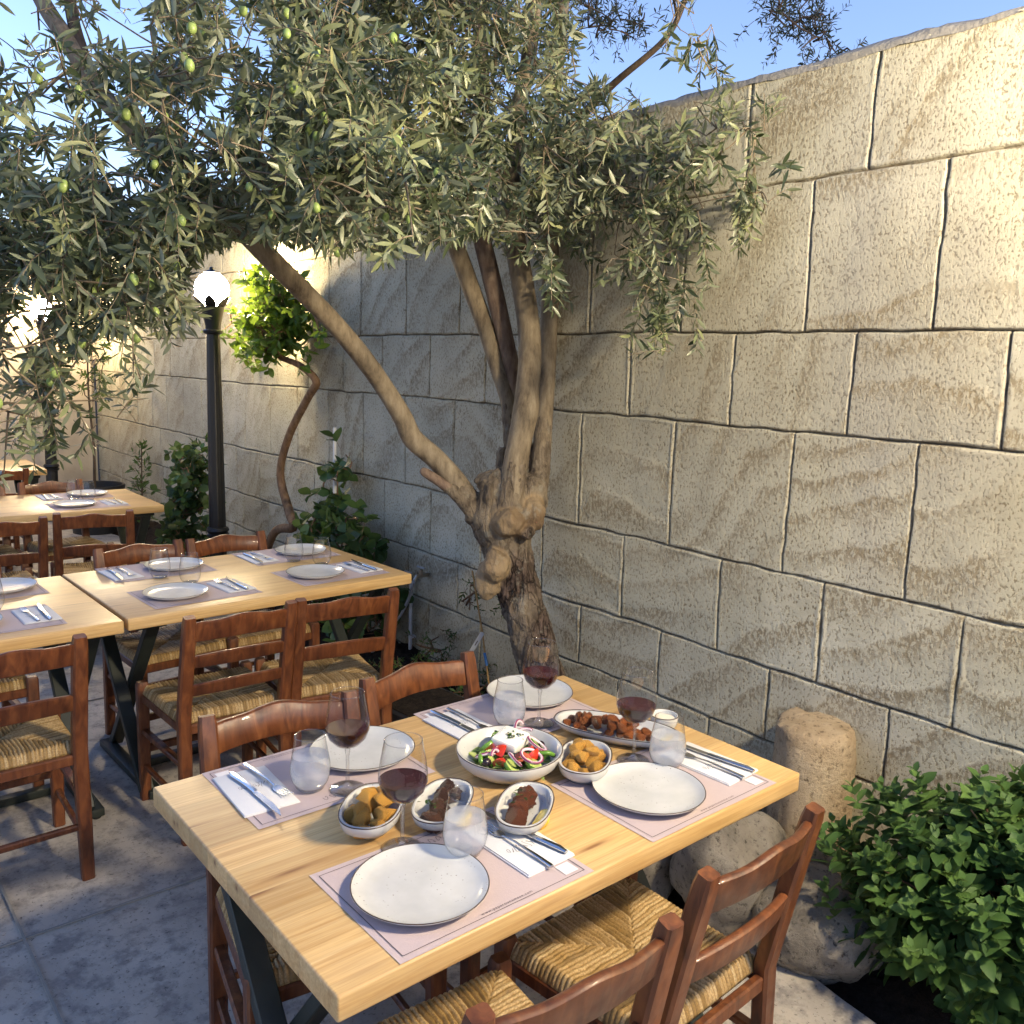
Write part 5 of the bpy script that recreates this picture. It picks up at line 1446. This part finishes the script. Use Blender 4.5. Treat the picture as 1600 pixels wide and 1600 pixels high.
# ------------------------------------------------------------------ salad
SX, SY = .668, .416
def sal(o, label, cat, group=None): return tag(o, label, cat, group)
m = MB(); m.box((0, 0, 0), (.074, .066, .026), .006)
o = m.obj('feta_block', M['feta'], None, loc=(SX + .018, SY + .018, TZ + .058), rot=(.10, -.08, .35)); sal(o, 'thick white slab of feta on top of the salad', 'cheese')
herbs(SX + .018, SY + .018, 'dark dried herb flakes sprinkled on the feta slab', 5, 26, .012, .072)
def wedge(x, y, z, r, rot, label):
    m = MB(); n = 12; vs = []; fs = []
    for i in range(n + 1):
        a = -PI / 2 + PI * i / n
        for j in range(7):
            b = j / 6 * R(95); vs.append((r * 1.05 * math.sin(a), r * math.cos(a) * math.cos(b), r * math.cos(a) * math.sin(b)))
    for i in range(n):
        for j in range(6): fs.append((i * 7 + j, i * 7 + j + 1, (i + 1) * 7 + j + 1, (i + 1) * 7 + j))
    m.add(vs, fs); o = m.obj('tomato_wedge', M['tomato'], None, angle=0, loc=(x, y, TZ + z), rot=rot); tag(o, label, 'tomato', 'tomato wedges in the salad')
    m = MB(); f1 = [(r * 1.03 * math.sin(-PI / 2 + PI * i / n), r * .97 * math.cos(-PI / 2 + PI * i / n), .0004) for i in range(n + 1)]
    m.add(f1, [tuple(range(n, -1, -1))]); b = R(95); m.add([(q[0], q[1] * math.cos(b), q[1] * math.sin(b)) for q in f1], [tuple(range(n + 1))]); m.obj('flesh', M['tomato_flesh'], o, smooth=False)
wedge(SX - .022, SY - .002, .040, .024, (.3, .2, .9), 'bright red tomato wedge left of the feta front')
wedge(SX + .028, SY - .034, .040, .025, (2.4, .2, .5), 'cut side up tomato wedge in front of the feta')
wedge(SX - .050, SY - .030, .030, .020, (1.2, .3, 2.), 'small tomato wedge at the front of the salad')
wedge(SX + .060, SY + .004, .034, .022, (2.2, .3, 1.), 'tomato wedge at the right of the salad')
wedge(SX - .004, SY - .050, .038, .021, (2.2, .1, 2.4), 'tomato wedge behind the front onion ring')
wedge(SX + .050, SY + .040, .042, .020, (2.0, .4, .2), 'tomato wedge right of the feta')
wedge(SX - .040, SY + .030, .040, .020, (2.1, -.2, 1.4), 'tomato wedge left of the feta')
def ring(x, y, z, r, rot, label, arc=2 * PI, s0=0):
    m = MB(); n = 26; cl = arc > 6.2
    m.tube([(r * math.cos(s0 + arc * k / n), r * math.sin(s0 + arc * k / n) * .9, 0) for k in range(n if cl else n + 1)], .0036, 7, closed=cl)
    o = m.obj('onion_ring', M['onion_white'], None, angle=0, loc=(x, y, TZ + z), rot=rot); tag(o, label, 'onion', 'red onion rings in the salad')
    m = MB(); m.tube([((r + .0022) * math.cos(s0 + arc * k / n), (r + .0022) * math.sin(s0 + arc * k / n) * .9, .0012) for k in range(n if cl else n + 1)], .0022, 6, closed=cl); m.obj('skin', M['onion_red'], o, angle=0)
for i, (dx, dy, z, r, rot, lab, arc) in enumerate([
    (.016, -.058, .048, .026, (.35, .1, .2), 'large purple edged onion ring at the front of the salad', 6.28),
    (-.022, -.046, .046, .020, (.8, .2, 1.), 'onion ring lying at the front left of the salad', 6.28),
    (.062, -.024, .052, .024, (.3, -.5, 2.), 'onion ring at the right front of the salad', 6.28),
    (.070, .030, .050, .025, (.2, -.3, 0), 'onion arc right of the feta', 3.6),
    (.080, .058, .050, .026, (1.2, -.3, .6), 'upright purple onion strip at the right rim of the salad', 2.2),
    (-.060, .012, .044, .020, (.5, .4, 2.2), 'onion arc at the left of the salad', 3.8),
    (-.052, -.014, .050, .016, (1.2, .2, .3), 'small onion arc between tomato and cucumber', 3.)]): ring(SX + dx, SY + dy, z, r, rot, lab, arc)
def disc(x, y, z, r, rot, label, mat='cucumber'):
    m = MB(); m.lathe([(0, 0), (r * .9, 0), (r, .001), (r, .008), (r * .9, .009), (0, .0085)], 26); o = m.obj('cucumber_slice', M[mat], None, angle=40, loc=(x, y, TZ + z), rot=rot); tag(o, label, 'cucumber', 'cucumber slices in the salad')
    m = MB(); m.lathe([(r + .0004, .0005), (r + .0012, .0045), (r + .0004, .0085)], 26); m.obj('peel', M['green_pepper'], o, angle=0)
disc(SX - .050, SY + .006, .034, .021, (.9, .2, .4), 'cucumber slice at the left of the salad'); disc(SX - .035, SY - .046, .028, .020, (.5, .5, 0), 'cucumber slice at the front left of the salad'); disc(SX + .010, SY - .070, .030, .020, (.4, -.1, 1.), 'cucumber slice under the front onion ring')
disc(SX + .072, SY - .002, .038, .022, (.3, .8, 0), 'cucumber slice at the right of the salad'); disc(SX - .028, SY + .042, .042, .022, (-.8, .3, .5), 'cucumber slice behind the left tomato')
def pepper(x, y, z, rot, label):
    m = MB(); m.tube([(.024 * math.cos(.3 * k), .024 * math.sin(.3 * k), .002 * math.sin(k)) for k in range(12)], .0055, 8); o = m.obj('pepper_strip', M['green_pepper'], None, angle=0, loc=(x, y, TZ + z), rot=rot); tag(o, label, 'pepper', 'green pepper strips in the salad')
pepper(SX - .060, SY - .004, .038, (.5, .2, 0), 'green pepper strip at the left of the salad'); pepper(SX + .030, SY + .058, .048, (.2, .2, 1), 'green pepper strip behind the feta'); pepper(SX + .066, SY - .044, .036, (.4, .1, 2), 'green pepper strip at the right front of the salad')
for k, (dx, dy, lab) in enumerate([(.084, -.012, 'black olive at the right rim of the salad'), (-.074, -.010, 'black olive at the left edge of the salad'), (-.006, -.028, 'black olive before the feta')]):
    m = MB(); m.blob((0, 0, 0), .0095, .05, 1, 3, (1.2, 1, 1)); tag(m.obj('black_olive', M['olive_black'], None, angle=0, loc=(SX + dx, SY + dy, TZ + .040)), lab, 'olive')
mat_leaf('salad_leaf', [(0, (.05, .12, .02)), (.5, (.14, .27, .05)), (1, (.38, .45, .16))], (.2, .3, .1), .4, .25)
# bed of leaves under the salad
fo = Foliage(); rr = np.random.default_rng(77)
for _ in range(170):
    a = rr.uniform(0, 6.28); r = .082 * math.sqrt(rr.random()); h = .012 + .030 * (1 - (r / .085) ** 2) * rr.uniform(.5, 1.1)
    fo.P.append((r * math.cos(a), r * math.sin(a), h)); fo.D.append((rr.normal(), rr.normal(), .25)); fo.N.append((rr.normal() * .5, rr.normal() * .5, 1)); fo.L.append(rr.uniform(.018, .034)); fo.W.append(rr.uniform(.012, .022)); fo.T.append(rr.random())
V, Fq, T = leaves(fo.P, fo.D, fo.N, np.array(fo.L), np.array(fo.W), np.array(fo.T), .5, .5)
tag(link('salad_leaves', mesh_np('salad_leaves', V, Fq, {'tone': T}), M['salad_leaf'], None, loc=(SX, SY, TZ)), 'shredded green leaves under the feta and tomatoes in the bowl', 'salad')

# ------------------------------------------------------------------ other tables
def setting(T, u, v, back, where, detail=True):
    """u,v: plate centre in table coordinates; back=True: guest at +y"""
    c, s = math.cos(T.rotation_euler[2]), math.sin(T.rotation_euler[2])
    def W(a, b): return T.location[0] + a * c - b * s, T.location[1] + a * s + b * c
    f = -1 if back else 1; rz = T.rotation_euler[2] + (PI if back else 0)
    j = random.Random(int(u * 1000) + int(v * 77))
    placemat(*W(u + f * .075, v + f * .0), rz + j.uniform(-.03, .03), f'pinkish paper placemat of the {where}', False)
    plate(*W(u, v), j.uniform(0, 6), f'bluish white empty plate of the {where}')
    a = W(u + f * .225, v + f * .01); napkin(*a, rz + j.uniform(-.06, .06), f'folded white napkin of the {where}')
    a = W(u + f * .250, v + f * .02); knife(*a, rz + R(-4), f'steel knife on the napkin of the {where}')
    a = W(u + f * .205, v + f * .01); fork(*a, rz + R(3), f'steel fork on the napkin of the {where}')
    a = W(u + f * .115, v + f * .150); tumbler(*a, f'empty stemless glass of the {where}', False)
setting(T2, -.350, -.185, False, 'left near setting on the middle table')
setting(T2, .245, -.190, False, 'wall side near setting on the middle table')
setting(T2, -.185, .270, True, 'left far setting on the middle table')
setting(T2, .410, .245, True, 'wall side far setting on the middle table')
setting(T2b, .155, -.18, False, 'near setting on the butted left table')
setting(T2b, .36, .275, True, 'far setting on the butted left table')
setting(T3, .140, -.19, False, 'near setting on the third table')
setting(T3, .310, .21, True, 'far setting on the third table')

# ================================================================== LIGHT, CAMERA
SUN_EL, SUN_ROT = math.radians(6.0), math.radians(150)
w = bpy.data.worlds.new("World"); SC.world = w; w.use_nodes = True
nt = w.node_tree; bg = nt.nodes['Background']
sky = nt.nodes.new('ShaderNodeTexSky'); sky.sky_type = 'NISHITA'; sky.sun_disc = False
sky.sun_elevation = SUN_EL; sky.sun_rotation = SUN_ROT; sky.air_density = 1.0; sky.dust_density = .2; sky.ozone_density = 3.0
tint = nt.nodes.new('ShaderNodeMix'); tint.data_type = 'RGBA'; tint.blend_type = 'MULTIPLY'; tint.inputs[0].default_value = 1; tint.inputs[7].default_value = (1.36, .98, 1.06, 1)
nt.links.new(sky.outputs[0], tint.inputs[6]); nt.links.new(tint.outputs[2], bg.inputs[0]); bg.inputs[1].default_value = .15
sl = bpy.data.lights.new('sun', 'SUN'); sl.energy = .12; sl.angle = math.radians(12); sl.color = (1, .8, .65)
so = bpy.data.objects.new('sun', sl); COL.objects.link(so)
dirv = Vector((math.sin(SUN_ROT) * math.cos(SUN_EL), math.cos(SUN_ROT) * math.cos(SUN_EL), math.sin(SUN_EL)))
so.rotation_euler = dirv.to_track_quat('Z', 'Y').to_euler()

cd = bpy.data.cameras.new('camera'); co = bpy.data.objects.new('camera', cd); COL.objects.link(co)
cd.sensor_width = 36; cd.lens = 36 * F / 1600; cd.clip_start = .02; cd.clip_end = 2000
mat = Matrix(((RT[0], UP[0], -FW[0], CAM[0]), (RT[1], UP[1], -FW[1], CAM[1]), (RT[2], UP[2], -FW[2], CAM[2]), (0, 0, 0, 1)))
co.matrix_world = mat; SC.camera = co
SC.view_settings.view_transform = 'Standard'; SC.view_settings.look = 'None'; SC.view_settings.gamma = 1; SC.view_settings.exposure = 1.97
SC.cycles.max_bounces = 10; SC.cycles.transparent_max_bounces = 24; SC.cycles.caustics_reflective = False; SC.cycles.caustics_refractive = False
SC.cycles.sample_clamp_indirect = 6
SC.cycles.use_denoising = True
